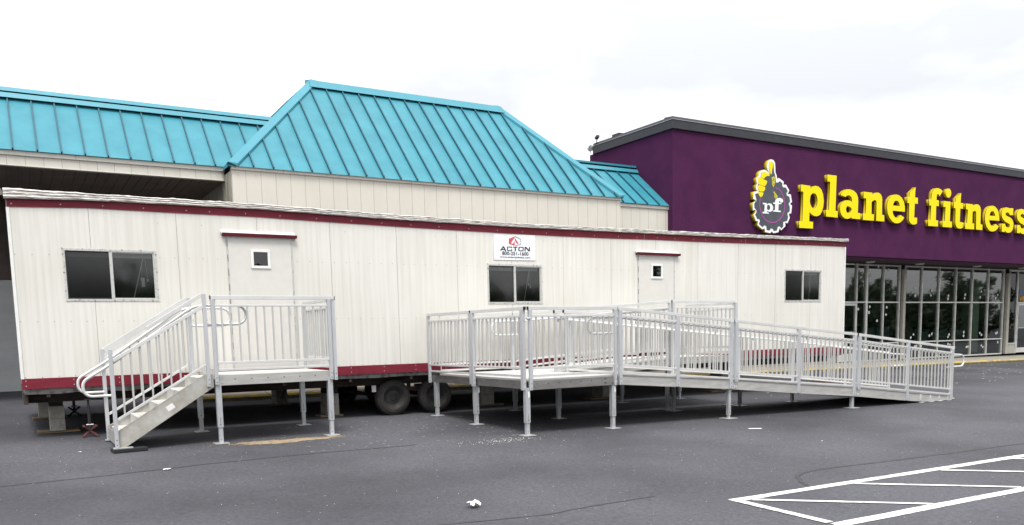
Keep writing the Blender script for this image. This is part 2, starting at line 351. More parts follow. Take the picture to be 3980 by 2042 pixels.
SH = {
 'p': [[(22.452,6.147),(22.899,6.141),(22.897,6.04),(23.014,6.123),(23.174,6.159),(23.314,6.14),(23.456,6.051),(23.542,5.905),(23.584,5.694),(23.562,5.494),(23.502,5.338),(23.411,5.233),(23.296,5.182),(23.204,5.174),(23.088,5.186),(22.971,5.233),(22.882,5.285),(22.882,4.988),(23.071,4.98),(23.072,4.763),(22.399,4.758),(22.393,4.979),(22.556,4.98),(22.569,5.928),(22.447,5.93)],[(22.894,5.682),(22.92,5.819),(22.986,5.891),(23.066,5.914),(23.159,5.902),(23.23,5.839),(23.273,5.72),(23.272,5.599),(23.229,5.49),(23.161,5.425),(23.081,5.412),(22.999,5.446),(22.928,5.533),(22.896,5.606)]],
 'l': [[(23.744,6.563),(24.207,6.564),(24.188,5.407),(24.308,5.401),(24.308,5.184),(23.711,5.196),(23.711,5.408),(23.858,5.407),(23.882,6.337),(23.744,6.346)]],
 'a': [[(24.446,5.941),(24.48,6.005),(24.598,6.098),(24.742,6.152),(24.914,6.164),(25.112,6.133),(25.265,6.05),(25.344,5.929),(25.367,5.789),(25.36,5.401),(25.499,5.393),(25.505,5.19),(25.03,5.194),(25.035,5.25),(24.95,5.198),(24.828,5.168),(24.681,5.177),(24.531,5.255),(24.442,5.374),(24.421,5.498),(24.446,5.608),(24.539,5.714),(24.683,5.778),(24.829,5.795),(24.953,5.779),(25.041,5.745),(25.037,5.831),(24.997,5.907),(24.921,5.957),(24.835,5.959),(24.75,5.938),(24.696,5.895)],[(24.731,5.484),(24.752,5.563),(24.812,5.598),(24.899,5.588),(25.016,5.54),(25.033,5.493),(25.003,5.429),(24.931,5.378),(24.858,5.358),(24.783,5.385),(24.745,5.43)]],
 'n': [[(25.649,6.135),(26.114,6.133),(26.113,6.056),(26.218,6.116),(26.345,6.151),(26.475,6.153),(26.586,6.107),(26.654,6.031),(26.677,5.925),(26.688,5.407),(26.822,5.401),(26.825,5.178),(26.371,5.185),(26.372,5.785),(26.358,5.858),(26.303,5.891),(26.228,5.883),(26.144,5.845),(26.096,5.802),(26.105,5.403),(26.249,5.397),(26.242,5.179),(25.645,5.176),(25.642,5.395),(25.79,5.396),(25.796,5.91),(25.652,5.918)]],
 'e': [[(26.967,5.686),(26.982,5.822),(27.052,5.975),(27.18,6.085),(27.311,6.141),(27.466,6.158),(27.625,6.141),(27.787,6.07),(27.919,5.934),(27.984,5.773),(27.994,5.581),(27.282,5.589),(27.298,5.501),(27.346,5.422),(27.439,5.359),(27.552,5.344),(27.652,5.377),(27.75,5.457),(27.97,5.379),(27.873,5.271),(27.741,5.189),(27.584,5.153),(27.426,5.159),(27.267,5.213),(27.105,5.341),(27.009,5.485),(26.975,5.605)],[(27.296,5.767),(27.325,5.843),(27.378,5.914),(27.466,5.947),(27.567,5.94),(27.649,5.876),(27.689,5.762)]],
 't': [[(28.579,6.494),(28.565,6.129),(28.74,6.123),(28.745,5.905),(28.565,5.911),(28.557,5.41),(28.733,5.409),(28.737,5.202),(28.618,5.164),(28.478,5.155),(28.36,5.191),(28.275,5.263),(28.246,5.373),(28.241,5.898),(28.126,5.903),(28.126,6.123),(28.245,6.13),(28.244,6.271)]],
 'f': [[(29.564,6.119),(29.57,6.251),(29.602,6.377),(29.701,6.492),(29.831,6.545),(29.991,6.551),(30.127,6.522),(30.247,6.459),(30.063,6.26),(30.005,6.326),(29.95,6.346),(29.898,6.311),(29.882,6.225),(29.884,6.116),(30.031,6.112),(30.037,5.899),(29.875,5.902),(29.883,5.381),(30.028,5.378),(30.028,5.157),(29.418,5.151),(29.41,5.373),(29.556,5.376),(29.565,5.894),(29.44,5.895),(29.433,6.115)]],
 'i': [[(30.328,6.112),(30.774,6.108),(30.772,5.386),(30.916,5.373),(30.919,5.158),(30.315,5.158),(30.315,5.379),(30.457,5.375),(30.47,5.894),(30.321,5.892)]],
 'i_dot': [[(30.792,6.428),(30.789,6.384),(30.774,6.343),(30.75,6.306),(30.716,6.277),(30.677,6.258),(30.633,6.249),(30.589,6.252),(30.547,6.266),(30.511,6.291),(30.482,6.324),(30.462,6.363),(30.454,6.406),(30.457,6.45),(30.471,6.491),(30.495,6.527),(30.529,6.556),(30.568,6.576),(30.611,6.585),(30.655,6.582),(30.697,6.568),(30.734,6.544),(30.763,6.511),(30.783,6.471)]],
 't2': [[(31.436,6.479),(31.425,6.105),(31.603,6.103),(31.603,5.894),(31.42,5.895),(31.421,5.387),(31.624,5.388),(31.625,5.179),(31.485,5.145),(31.345,5.145),(31.23,5.185),(31.147,5.285),(31.131,5.412),(31.113,5.882),(30.993,5.891),(30.99,6.109),(31.106,6.112),(31.107,6.259)]],
 'n2': [[(31.787,6.103),(32.237,6.101),(32.237,6.023),(32.362,6.095),(32.534,6.123),(32.653,6.101),(32.745,6.033),(32.798,5.922),(32.799,5.791),(32.809,5.373),(32.958,5.363),(32.953,5.154),(32.518,5.159),(32.498,5.742),(32.474,5.838),(32.393,5.863),(32.308,5.842),(32.248,5.793),(32.254,5.384),(32.385,5.374),(32.387,5.153),(31.791,5.154),(31.781,5.38),(31.918,5.375),(31.917,5.888),(31.794,5.892)]],
 'e2': [[(33.106,5.683),(33.138,5.829),(33.214,5.965),(33.336,6.068),(33.485,6.118),(33.638,6.127),(33.794,6.094),(33.933,6.018),(34.031,5.902),(34.1,5.735),(34.124,5.568),(33.408,5.564),(33.437,5.471),(33.509,5.39),(33.612,5.341),(33.7,5.335),(33.764,5.36),(33.869,5.434),(34.092,5.357),(34.016,5.256),(33.889,5.177),(33.716,5.133),(33.562,5.132),(33.405,5.18),(33.244,5.293),(33.146,5.445),(33.109,5.563)],[(33.423,5.736),(33.453,5.834),(33.502,5.897),(33.599,5.92),(33.699,5.902),(33.776,5.827),(33.816,5.739)]],
 's': [[(35.085,6.114),(35.104,5.844),(34.858,5.831),(34.819,5.884),(34.725,5.928),(34.634,5.929),(34.558,5.894),(34.539,5.85),(34.599,5.804),(34.738,5.769),(34.923,5.729),(35.068,5.65),(35.146,5.543),(35.156,5.419),(35.122,5.281),(35.016,5.178),(34.86,5.13),(34.7,5.133),(34.559,5.195),(34.536,5.15),(34.326,5.156),(34.315,5.475),(34.536,5.476),(34.576,5.404),(34.66,5.347),(34.774,5.334),(34.864,5.35),(34.905,5.408),(34.865,5.474),(34.737,5.51),(34.529,5.562),(34.339,5.675),(34.263,5.793),(34.264,5.915),(34.312,6.015),(34.418,6.088),(34.573,6.121),(34.709,6.117),(34.848,6.082),(34.88,6.108)]],
 's2': [[(36.199,6.114),(36.218,5.844),(35.972,5.831),(35.933,5.884),(35.839,5.928),(35.748,5.929),(35.672,5.894),(35.653,5.85),(35.713,5.804),(35.852,5.769),(36.037,5.729),(36.182,5.65),(36.26,5.543),(36.27,5.419),(36.236,5.281),(36.13,5.178),(35.974,5.13),(35.814,5.133),(35.673,5.195),(35.65,5.15),(35.44,5.156),(35.429,5.475),(35.65,5.476),(35.69,5.404),(35.774,5.347),(35.888,5.334),(35.978,5.35),(36.019,5.408),(35.979,5.474),(35.851,5.51),(35.643,5.562),(35.453,5.675),(35.377,5.793),(35.378,5.915),(35.426,6.015),(35.532,6.088),(35.687,6.121),(35.823,6.117),(35.962,6.082),(35.994,6.108)]],
 'G_gear_cabinet': [[(20.879,6.501),(20.841,6.585),(20.856,6.682),(20.916,6.773),(21.028,6.827),(21.142,6.812),(21.215,6.731),(21.232,6.617),(21.241,6.443),(21.309,6.333),(21.317,6.24),(21.405,6.276),(21.63,6.181),(21.618,6.079),(21.74,6.095),(21.899,5.922),(21.822,5.806),(21.97,5.802),(22.034,5.569),(21.939,5.494),(22.037,5.45),(22.005,5.201),(21.887,5.178),(21.943,5.054),(21.836,4.874),(21.726,4.899),(21.741,4.775),(21.548,4.639),(21.468,4.699),(21.419,4.574),(21.189,4.529),(21.116,4.585),(21.045,4.527),(20.803,4.551),(20.781,4.667),(20.675,4.628),(20.453,4.759),(20.488,4.882),(20.39,4.866),(20.276,5.058),(20.371,5.16),(20.362,5.227),(20.246,5.191),(20.237,5.43),(20.366,5.486),(20.379,5.525),(20.246,5.549),(20.278,5.777),(20.452,5.804),(20.374,5.86),(20.372,5.965),(20.432,6.032),(20.383,6.109),(20.39,6.195),(20.491,6.274),(20.49,6.365),(20.586,6.445),(20.725,6.483),(20.838,6.46),(20.909,6.398),(20.952,6.411)]],
 'G_gear_face': [[(20.332,5.703),(20.367,5.609),(20.402,5.516),(20.301,5.404),(20.311,5.28),(20.402,5.208),(20.408,5.151),(20.348,5.071),(20.439,4.941),(20.546,4.936),(20.561,4.869),(20.52,4.79),(20.676,4.7),(20.774,4.763),(20.86,4.728),(20.867,4.621),(21.004,4.608),(21.06,4.679),(21.16,4.664),(21.205,4.597),(21.348,4.629),(21.375,4.733),(21.461,4.766),(21.564,4.702),(21.636,4.765),(21.633,4.903),(21.749,4.938),(21.813,4.951),(21.858,5.072),(21.817,5.189),(21.889,5.242),(21.933,5.265),(21.929,5.403),(21.868,5.498),(21.94,5.572),(21.901,5.727),(21.789,5.749),(21.758,5.816),(21.82,5.899),(21.718,6.01),(21.623,5.993),(21.564,6.038),(21.562,6.126),(21.445,6.186),(21.36,6.131),(21.274,6.124),(21.226,6.363),(21.182,6.418),(21.139,6.704),(21.075,6.76),(20.99,6.749),(20.941,6.687),(20.938,6.533),(20.983,6.402),(20.956,6.362),(20.885,6.375),(20.814,6.408),(20.715,6.42),(20.604,6.373),(20.572,6.294),(20.579,6.237),(20.482,6.22),(20.447,6.15),(20.485,6.038),(20.45,5.969),(20.46,5.864),(20.503,5.8),(20.462,5.74)]],
 'G_thumb': [[(20.941,6.687),(20.99,6.745),(21.075,6.756),(21.113,6.702),(21.112,6.605),(21.08,6.506),(21.069,6.37),(21.021,6.367),(20.982,6.441),(20.944,6.534)]],
 'G_finger': [[(20.58,6.294),(20.618,6.374),(20.715,6.418),(20.808,6.404),(20.907,6.367),(20.984,6.344),(20.957,6.304),(20.858,6.296),(20.774,6.261),(20.719,6.199),(20.649,6.208),(20.584,6.247)]],
 'G_finger2': [[(20.449,6.151),(20.484,6.214),(20.579,6.235),(20.692,6.178),(20.861,6.143),(20.84,6.064),(20.766,5.972),(20.639,5.992),(20.493,6.01),(20.482,6.038)]],
 'G_finger3': [[(20.453,5.95),(20.499,5.997),(20.639,5.98),(20.766,5.949),(20.776,5.867),(20.698,5.804),(20.587,5.792),(20.503,5.81),(20.462,5.874)]],
 'G_finger4': [[(20.481,5.782),(20.587,5.781),(20.705,5.766),(20.659,5.666),(20.59,5.62),(20.527,5.658),(20.47,5.731)]],
 'G_wrist': [[(21.057,6.254),(21.127,6.298),(21.198,6.332),(21.217,6.246),(21.227,6.15),(21.212,6.052),(21.162,5.971),(21.113,5.987),(21.076,6.023),(21.094,6.121)]],
 'G_wrist2': [[(21.157,5.835),(21.208,5.827),(21.252,5.783),(21.31,5.738),(21.355,5.673),(21.227,5.616),(21.182,5.7)]],
 'G_logo_p': [[(20.677,5.456),(20.846,5.452),(20.858,5.418),(20.959,5.459),(21.073,5.441),(21.146,5.348),(21.128,5.249),(21.021,5.189),(20.867,5.205),(20.857,5.166),(20.951,5.165),(20.946,5.128),(20.663,5.126),(20.668,5.175),(20.744,5.173),(20.762,5.407),(20.678,5.407)]],
 'G_logo_p_hole': [[(20.87,5.386),(20.932,5.409),(20.995,5.378),(21.013,5.311),(20.977,5.25),(20.907,5.237),(20.861,5.273)]],
 'G_logo_f': [[(21.143,5.494),(21.229,5.493),(21.248,5.578),(21.327,5.641),(21.471,5.656),(21.582,5.624),(21.612,5.561),(21.575,5.52),(21.489,5.509),(21.45,5.561),(21.421,5.55),(21.402,5.5),(21.518,5.501),(21.519,5.462),(21.394,5.454),(21.384,5.254),(21.503,5.251),(21.495,5.207),(21.141,5.207),(21.149,5.246),(21.229,5.249),(21.236,5.45),(21.144,5.451)]],
 'G_ring': [[(20.567,5.622),(20.536,5.485),(20.538,5.351),(20.574,5.218),(20.641,5.077),(20.756,4.957),(20.913,4.883),(21.085,4.86),(21.257,4.88),(21.428,4.952),(21.571,5.077),(21.66,5.24),(21.688,5.419),(21.67,5.575),(21.6,5.727),(21.495,5.858),(21.378,5.928),(21.248,5.958)]],
 'T_board': [[(7.966,3.383),(8.905,3.403),(8.9,2.916),(7.958,2.905)]],
 'T_hexred': [[(8.433,3.36),(8.432,3.336),(8.399,3.306),(8.342,3.233),(8.349,3.225),(8.391,3.221),(8.429,3.272),(8.429,3.189),(8.299,3.216),(8.3,3.312)]],
 'T_hexoutR': [[(8.433,3.362),(8.566,3.315),(8.571,3.219),(8.438,3.187)]],
 'T_innerR': [[(8.436,3.325),(8.452,3.317),(8.518,3.233),(8.479,3.226),(8.438,3.285)]],
 'T_A': [[(8.097,3.081),(8.159,3.164),(8.188,3.165),(8.235,3.081),(8.204,3.081),(8.193,3.098),(8.137,3.097),(8.123,3.082)]],
 'T_A_h': [[(8.15,3.113),(8.187,3.113),(8.172,3.143)]],
 'T_C': [[(8.37,3.14),(8.347,3.139),(8.347,3.15),(8.274,3.15),(8.274,3.098),(8.344,3.098),(8.345,3.113),(8.369,3.114),(8.369,3.096),(8.354,3.083),(8.267,3.083),(8.253,3.095),(8.254,3.15),(8.272,3.164),(8.356,3.165),(8.37,3.154)]],
 'T_T': [[(8.389,3.166),(8.492,3.166),(8.491,3.152),(8.454,3.151),(8.452,3.086),(8.426,3.086),(8.429,3.151),(8.389,3.15)]],
 'T_O': [[(8.528,3.168),(8.616,3.169),(8.632,3.156),(8.631,3.102),(8.612,3.086),(8.526,3.087),(8.51,3.099),(8.511,3.152)]],
 'T_O_h': [[(8.536,3.153),(8.608,3.155),(8.611,3.102),(8.534,3.101)]],
 'T_N': [[(8.653,3.17),(8.689,3.172),(8.752,3.118),(8.755,3.171),(8.778,3.172),(8.775,3.088),(8.747,3.088),(8.678,3.149),(8.675,3.089),(8.651,3.09)]],
}
# ================================================================== THE SETTING
b = B()
xs = [-400, -120, -25, -10, 0, 10, 20, 30, 40, 60, 160, 500]; ys = [-500, -150, -40, -20, -10, 0, 4.42, 30, 120, 400]
for i in range(len(xs)-1):
    for j in range(len(ys)-1):
        q = [(xs[i],ys[j]),(xs[i+1],ys[j]),(xs[i+1],ys[j+1]),(xs[i],ys[j+1])]
        b.face([(x, y, gz(x, y)) for x, y in q])
kind(build('asphalt_lot', b, M['asphalt']), 'structure')
# sidewalk slab and its yellow kerb
def walk_z(x, y): return gz(x, 4.4) + .125 + .008*(y-4.4)
b = B()
for x0, x1, y1 in ((3.1, 17, 9.67), (17, 60, 16)):
    n = 6
    for i in range(n):
        a = x0+(x1-x0)*i/n; c = x0+(x1-x0)*(i+1)/n
        b.hexa([(a,4.58,gz(a,4.4)-.3),(c,4.58,gz(c,4.4)-.3),(c,y1,gz(c,4.4)-.3),(a,y1,gz(a,4.4)-.3),(a,4.58,walk_z(a,4.5)),(c,4.58,walk_z(c,4.5)),(c,y1,walk_z(c,y1)),(a,y1,walk_z(a,y1))])
kind(build('sidewalk', b, M['concrete']), 'structure')
b = B(); x = 3.1
while x < 60:
    c = x+2.99
    dy = random.uniform(-.012, .012)
    b.hexa([(x,4.395+dy,gz(x,4.4)-.3),(c,4.395+dy,gz(c,4.4)-.3),(c,4.575,gz(c,4.4)-.3),(x,4.575,gz(x,4.4)-.3),(x,4.412+dy,gz(x,4.4)+.074),(c,4.412+dy,gz(c,4.4)+.074),(c,4.575,gz(c,4.4)+.074),(x,4.575,gz(x,4.4)+.074)], 1)
    b.hexa([(x,4.408+dy,gz(x,4.4)+.075),(c,4.408+dy,gz(c,4.4)+.075),(c,4.58,gz(c,4.4)+.075),(x,4.58,gz(x,4.4)+.075),(x,4.425+dy,gz(x,4.4)+.125),(c,4.425+dy,gz(c,4.4)+.125),(c,4.58,gz(c,4.4)+.13),(x,4.58,gz(x,4.4)+.13)])
    x += 3
kind(build('kerb', b, [M['kerb yellow'], M['kerb base']], bevel=.008), 'structure')
# parking bay paint
def gstrip(b, p, q, wd, h=.004, wob=0):
    p = Vector((p[0], p[1])); q = Vector((q[0], q[1])); t = (q-p); L = t.length; t /= L; nrm = Vector((-t.y, t.x))
    n = max(1, int(L/.35)); pr = None
    for i in range(n+1):
        c = p+t*(L*i/n); w1 = wd/2+random.uniform(-wob, wob); w2 = wd/2+random.uniform(-wob, wob)
        a = c+nrm*w1; d = c-nrm*w2
        cur = ((a.x,a.y,gz(a.x,a.y)+h), (d.x,d.y,gz(d.x,d.y)+h))
        if pr: b.face([pr[0], cur[0], cur[1], pr[1]])
        pr = cur
b = B()
gstrip(b, (5.93,-8.19), (22,-8.24), .115, .004, .006)
gstrip(b, (5.99,-9.36), (22,-9.41), .125, .004, .006)
gstrip(b, (5.97,-8.27), (6.01,-9.28), .10, .008, .004)
for k in range(9):
    x0 = 6.10+1.57*k; gstrip(b, (x0+.03,-8.27), (x0+1.40,-9.31), .065, .008, .004)
kind(build('parking_lines', b, M['line']), 'structure')
# old tar seams in the asphalt
def seam(pts, wd):
    b = B(); 
    for i in range(len(pts)-1): gstrip(b, pts[i], pts[i+1], wd*random.uniform(.7,1.2), .003, wd*.2)
    kind(build('tar_seam', b, M['tar']), 'structure')
def wig(pts, a):
    o = []
    for i in range(len(pts)-1):
        for k in range(5):
            t = k/5; o.append((pts[i][0]*(1-t)+pts[i+1][0]*t, pts[i][1]*(1-t)+pts[i+1][1]*t+random.uniform(-a,a)))
    return o+[pts[-1]]
seam(wig([(-1.6,-3.75),(-.3,-3.67),(.7,-3.58),(1.87,-3.36),(3.2,-3.25),(4.76,-3.26)], .012), .045)
seam(wig([(2.2,-7.5),(3,-7.567),(3.46,-7.66),(3.97,-7.73),(4.57,-7.67),(5.4,-7.63)], .01), .03)
seam(wig([(14,-7.7),(12.34,-7.63),(11.17,-7.6),(9.29,-7.55),(8.15,-7.49),(7.8,-7.52),(7.53,-7.64),(7.29,-7.89),(7.18,-8.07)], .006), .045)

# ================================================================== TEAL-ROOFED SHOP
ts = thing('teal_roofed_shop', 'long beige shop front with teal standing seam metal roof and hipped centre bay', 'building', (4.2, 4.6, .3))
def roof_slope(b, x0, x1, ye, ze, yr, zr, seams, lim=None, th=.05, ribh=.045):
    b.face([(x0,ye,ze),(x1,ye,ze),(x1 if lim is None else lim[1],yr,zr),(x0 if lim is None else lim[0],yr,zr)])
    L = Vector((0, yr-ye, zr-ze)); nrm = Vector((0, -(zr-ze), yr-ye)).normalized()
    for sx in seams:
        t1 = 1
        if lim:
            if sx < lim[0]: t1 = min(t1, (sx-x0)/(lim[0]-x0))
            if sx > lim[1]: t1 = min(t1, (x1-sx)/(x1-lim[1]))
        if t1 < .04: continue
        p = Vector((sx, ye, ze)); q = p+L*(t1-.004)
        a = Vector((.013,0,0)); u = nrm*ribh
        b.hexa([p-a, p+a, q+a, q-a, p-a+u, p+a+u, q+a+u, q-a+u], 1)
# left wing roof
SL = (6.62-5.27)/(6.6-5.24)
b = B(); roof_slope(b, -12, 6.6, 5.22, 5.262, 6.6, 6.62, [.208+.4225*k for k in range(-28, 15)])
b.face([(-12,6.6,6.62),(6.6,6.6,6.62),(6.6,6.85,6.45),(-12,6.85,6.45)]); b.face([(-12,5.22,5.262),(6.6,5.22,5.262),(6.6,6.85,5.262),(-12,6.85,5.262)])
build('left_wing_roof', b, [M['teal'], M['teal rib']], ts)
b = B()
b.hexa([(-12,6.43,6.545),(6.6,6.43,6.545),(6.6,6.66,6.65),(-12,6.66,6.65),(-12,6.50,6.655),(6.6,6.50,6.655),(6.6,6.66,6.72),(-12,6.66,6.72)])
b.hexa([(-12,6.505,6.69),(6.6,6.505,6.69),(6.6,6.8,6.722),(-12,6.8,6.722),(-12,6.57,6.785),(6.6,6.57,6.785),(6.6,6.8,6.80),(-12,6.8,6.80)])
build('ridge_cap', b, M['teal cap'], ts)
# right wing roof
b = B(); roof_slope(b, 12.3, 17.03, 5.22, 5.175, 6.83, 6.46, [15.73+.4475*k-.4475*8 for k in range(11)])
b.face([(12.3,6.83,6.46),(17.03,6.83,6.46),(17.03,7.1,6.3),(12.3,7.1,6.3)])
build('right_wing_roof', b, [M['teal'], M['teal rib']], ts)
b = B(); b.hexa([(12.3,6.64,6.38),(17.03,6.64,6.38),(17.03,6.95,6.48),(12.3,6.95,6.48),(12.3,6.71,6.49),(17.03,6.71,6.49),(17.03,6.95,6.55),(12.3,6.95,6.55)])
b.box(12.3,17.03,6.76,7.05,6.555,6.61)
build('ridge_cap', b, M['teal cap'], ts)
# hipped centre bay
YR, ZR, XL, XR_ = 7.3, 7.93, 6.90, 12.40
b = B()
roof_slope(b, 4.14, 14.76, 4.52, 5.16, YR, ZR, [4.656+.4275*k for k in range(24)], (XL, XR_), ribh=.05)
b.face([(4.14,4.52,5.16),(XL,YR,ZR),(XL,9.6,ZR),(4.14,9.6,5.16)])
b.face([(14.76,4.52,5.16),(14.76,9.6,5.16),(XR_,9.6,ZR),(XR_,YR,ZR)])
b.face([(XL,YR,ZR),(XR_,YR,ZR),(XR_,9.6,ZR-.02),(XL,9.6,ZR-.02)])
n = Vector((-1,0,1)).normalized()*.05
for k in range(1, 12):          # seams of the left hip slope
    y = 4.52+.43*k; t = min(1, (y-4.52)/(YR-4.52)); p = Vector((4.14,y,5.16)); q = Vector((4.14+(XL-4.14)*t, y, 5.16+(ZR-5.16)*t)); a = Vector((0,.011,0))
    b.hexa([p-a,p+a,q+a,q-a,p-a+n,p+a+n,q+a+n,q-a+n])
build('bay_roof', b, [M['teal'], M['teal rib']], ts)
def cap(name, p, q, wd, h, lift):
    b = B(); p = Vector(p); q = Vector(q)
    b.bar(p+Vector((0,0,lift)), q+Vector((0,0,lift)), wd, h); build(name, b, M['teal cap'], ts)
def hip_cap(p, q, s):     # folded strip over the hip, s=-1 left hip, +1 right hip
    b = B(); p = Vector(p); q = Vector(q); up = Vector((0,0,.07))
    fr = Vector((-.20*s, 0, .0)); sd = Vector((0, .20, 0)) 
    k = (q-p)
    f0 = p+fr+up*1.0; f1 = q+fr+up*1.0; s0 = p+sd+up; s1 = q+sd+up; r0 = p+up*1.25; r1 = q+up*1.25
    b.face([f0, f1, r1, r0]); b.face([r0, r1, s1, s0])
    b.face([f0, f1, f1-up*.9, f0-up*.9]); b.face([s0, s1, s1-up*.9, s0-up*.9]); b.face([f0, r0, s0, s0-up*.9, f0-up*.9])
    build('hip_cap', b, M['teal cap'], ts)
hip_cap((4.12,4.50,5.15), (XL,YR,ZR), -1)
hip_cap((14.78,4.50,5.15), (XR_,YR,ZR), 1)
b = B(); b.hexa([(XL-.10,YR-.26,ZR-.17),(XR_+.08,YR-.26,ZR-.17),(XR_+.06,YR+.2,ZR-.01),(XL-.08,YR+.2,ZR-.01),(XL-.05,YR-.12,ZR+.03),(XR_+.03,YR-.12,ZR+.03),(XR_+.06,YR+.2,ZR+.11),(XL-.08,YR+.2,ZR+.11)])
build('ridge_cap', b, M['teal cap'], ts)
# fascias of flat metal panels with open joints
def fascia(name, x0, x1, y, ztop, zbot, step, off, trim=.085, side=None):
    b = B(); b.box(x0, x1, y, y+.12, zbot, ztop-trim-.002)
    x = off
    while x < x1-.02:
        if x > x0+.02: b.box(x-.0025, x+.0025, y-.0015, y, zbot, ztop-trim-.002, 1)
        x += step
    b.box(x0, x1, y-.012, y+.12, zbot-.012, zbot-.001, 2)
    o = build(name, b, [M['beige'], M['seam'], M['beige trim']], ts)
    b = B(); b.box(x0-.01, x1+.01, y-.035, y+.10, ztop-trim, ztop)
    x = x0+1.1
    while x < x1: b.box(x, x+.006, y-.037, y-.035, ztop-trim, ztop, 1); x += 3.05
    build('gutter_trim', b, [M['beige trim'], M['seam']], o)
fascia('left_fascia', -12, 4.205, 5.3, 5.258, 4.985, .319, -11.712)
fascia('bay_fascia', 4.21, 14.68, 4.6, 5.185, 3.3, .3238, 4.497)
fascia('right_fascia', 14.70, 17.03, 5.3, 5.165, 3.3, .327, 15.30)
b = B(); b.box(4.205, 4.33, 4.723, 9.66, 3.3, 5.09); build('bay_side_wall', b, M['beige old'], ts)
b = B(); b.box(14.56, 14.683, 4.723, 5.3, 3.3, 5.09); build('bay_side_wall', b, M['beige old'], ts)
b = B(); b.box(-12, 4.21, 5.42, 9.7, 4.99, 5.06)
for k in range(80): b.box(-12+.205*k, -12+.205*k+.03, 5.43, 9.68, 4.965, 4.989)
build('soffit', b, M['brown soffit'], ts)
b = B(); b.box(4.33, 17.03, 4.73, 9.7, 3.3, 3.36); build('bay_soffit', b, M['brown soffit'], ts)
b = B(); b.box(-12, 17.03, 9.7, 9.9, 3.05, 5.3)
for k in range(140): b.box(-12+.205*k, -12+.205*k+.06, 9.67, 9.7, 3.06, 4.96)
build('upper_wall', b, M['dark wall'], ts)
b = B(); b.box(-12, 17.03, 9.68, 9.9, .1, 3.04)
for z in (1.0, 2.0): b.box(-12, 17, 9.676, 9.68, z, z+.012)
build('lower_wall', b, M['grey wall'], ts)
b = B(); b.face([(-12,6.7,6.5),(6,6.7,6.5),(6,20,6.4),(-12,20,6.4)]); b.box(-12, 17.03, 9.9, 20, .1, 6.3)
build('flat_roof', b, M['roof grey'], ts)

# ================================================================== PURPLE SHOP
ps = thing('purple_shop', 'purple stucco shop with charcoal roof coping above a wall of dark glass', 'building', (17.04, 5.1, .1))
PX, PY, X1 = 17.04, 5.10, 48.0
b = B()
b.hexa([(PX,PY,3.95),(X1,PY,3.93),(X1,PY+.35,3.93),(PX,PY+.35,3.95),(PX,PY,7.40),(X1,PY,7.38),(X1,PY+.35,7.38),(PX,PY+.35,7.40)])
b.box(PX, PX+.35, PY+.35, 8.9, 3.95, 7.40)
b.box(PX, PX+.35, 7.0, 8.9, .1, 3.949)
b.box(PX, X1, 8.9, 9.2, 3.95, 7.40)
build('stucco_wall', b, M['purple'], ps)
b = B()
for (x0,x1,y0,y1) in ((PX-.06,X1,PY-.06,PY+.30),(PX-.06,PX+.30,PY+.30,8.96)):
    b.box(x0,x1,y0,y1,7.385,7.635)
c = build('roof_coping', b, M['coping'], ps, bevel=.006)
b = B()
b.box(PX-.075,X1,PY-.075,PY-.055,7.637,7.650); b.box(PX-.075,PX-.055,PY-.055,8.96,7.637,7.650)
build('drip_edge', b, M['coping edge'], c)
b = B()
b.hexa([(PX-.06,PY-.06,7.652),(X1,PY-.06,7.652),(X1,PY+.34,7.652),(PX-.06,PY+.34,7.652),(PX-.02,PY-.02,7.735),(X1,PY-.02,7.735),(X1,PY+.34,7.77),(PX-.02,PY+.34,7.77)])
b.hexa([(PX-.06,PY+.34,7.652),(PX+.3,PY+.34,7.652),(PX+.3,8.96,7.652),(PX-.06,8.96,7.652),(PX-.02,PY+.34,7.735),(PX+.3,PY+.34,7.77),(PX+.3,8.96,7.77),(PX-.02,8.96,7.735)])
b.box(PX-.03, PX+.25, 7.6, 7.95, 7.7, 7.80)
build('coping_lip', b, M['coping top'], ps)
b = B(); b.box(PX+.36, X1, PY+.351, 7.0, 3.955, 4.0); build('soffit', b, M['purple soffit'], ps)
for x in (28.31, 31.42, 35.45, 39.0):
    b = B(); b.lathe_y((0,0,0), [(0,0)], 3) if False else None
    n = 20
    for z0, z1, r, mi in ((3.925, 3.953, .17, 0), (3.905, 3.924, .13, 1)):
        pb = [(x+r*math.cos(2*PI*k/n), 6.55+r*math.sin(2*PI*k/n), z0) for k in range(n)]; pt = [(p[0],p[1],z1) for p in pb]
        b.face(pb, mi); b.face(pt, mi)
        for k in range(n): b.face([pb[k], pb[(k+1)%n], pt[(k+1)%n], pt[k]], mi)
    build('soffit_light', b, [M['frame white'], M['soffit lamp']], ps)
# storefront glazing
G1 = [27.0, 28.12, 28.73, 29.775, 30.79]; G2 = [31.14, 32.28, 33.48, 34.69, 35.90, 37.13, 38.35]
ROWS = [.14, .81, 2.43, 3.87]
STK = [(28.244,3.702),(28.845,3.569),(29.013,3.522),(29.457,3.806),(30.096,3.707),(28.279,2.166),(28.982,2.256),(28.937,2.034),(30.044,2.23),(30.013,1.942),(29.459,1.704),(31.851,3.01),(31.897,2.708),(33.026,2.909),(32.964,2.728),(34.206,2.709),(34.183,2.58),(35.436,2.764),(35.401,2.61),(36.644,2.904),(36.582,2.653),(37.95,2.767),(37.802,2.611),(31.855,1.116),(31.69,.994),(33.121,1.119),(32.96,1.049),(34.357,1.066),(34.287,.967),(35.438,1.152),(35.435,.993),(36.664,1.093),(36.8,1.013),(37.94,1.059),(38.029,1.089),(31.989,.623),(32.089,.642),(32.408,.623),(34.306,.668),(34.449,.635),(35.681,.501),(35.792,.517),(36.822,.537),(36.95,.468),(38.113,.654)]
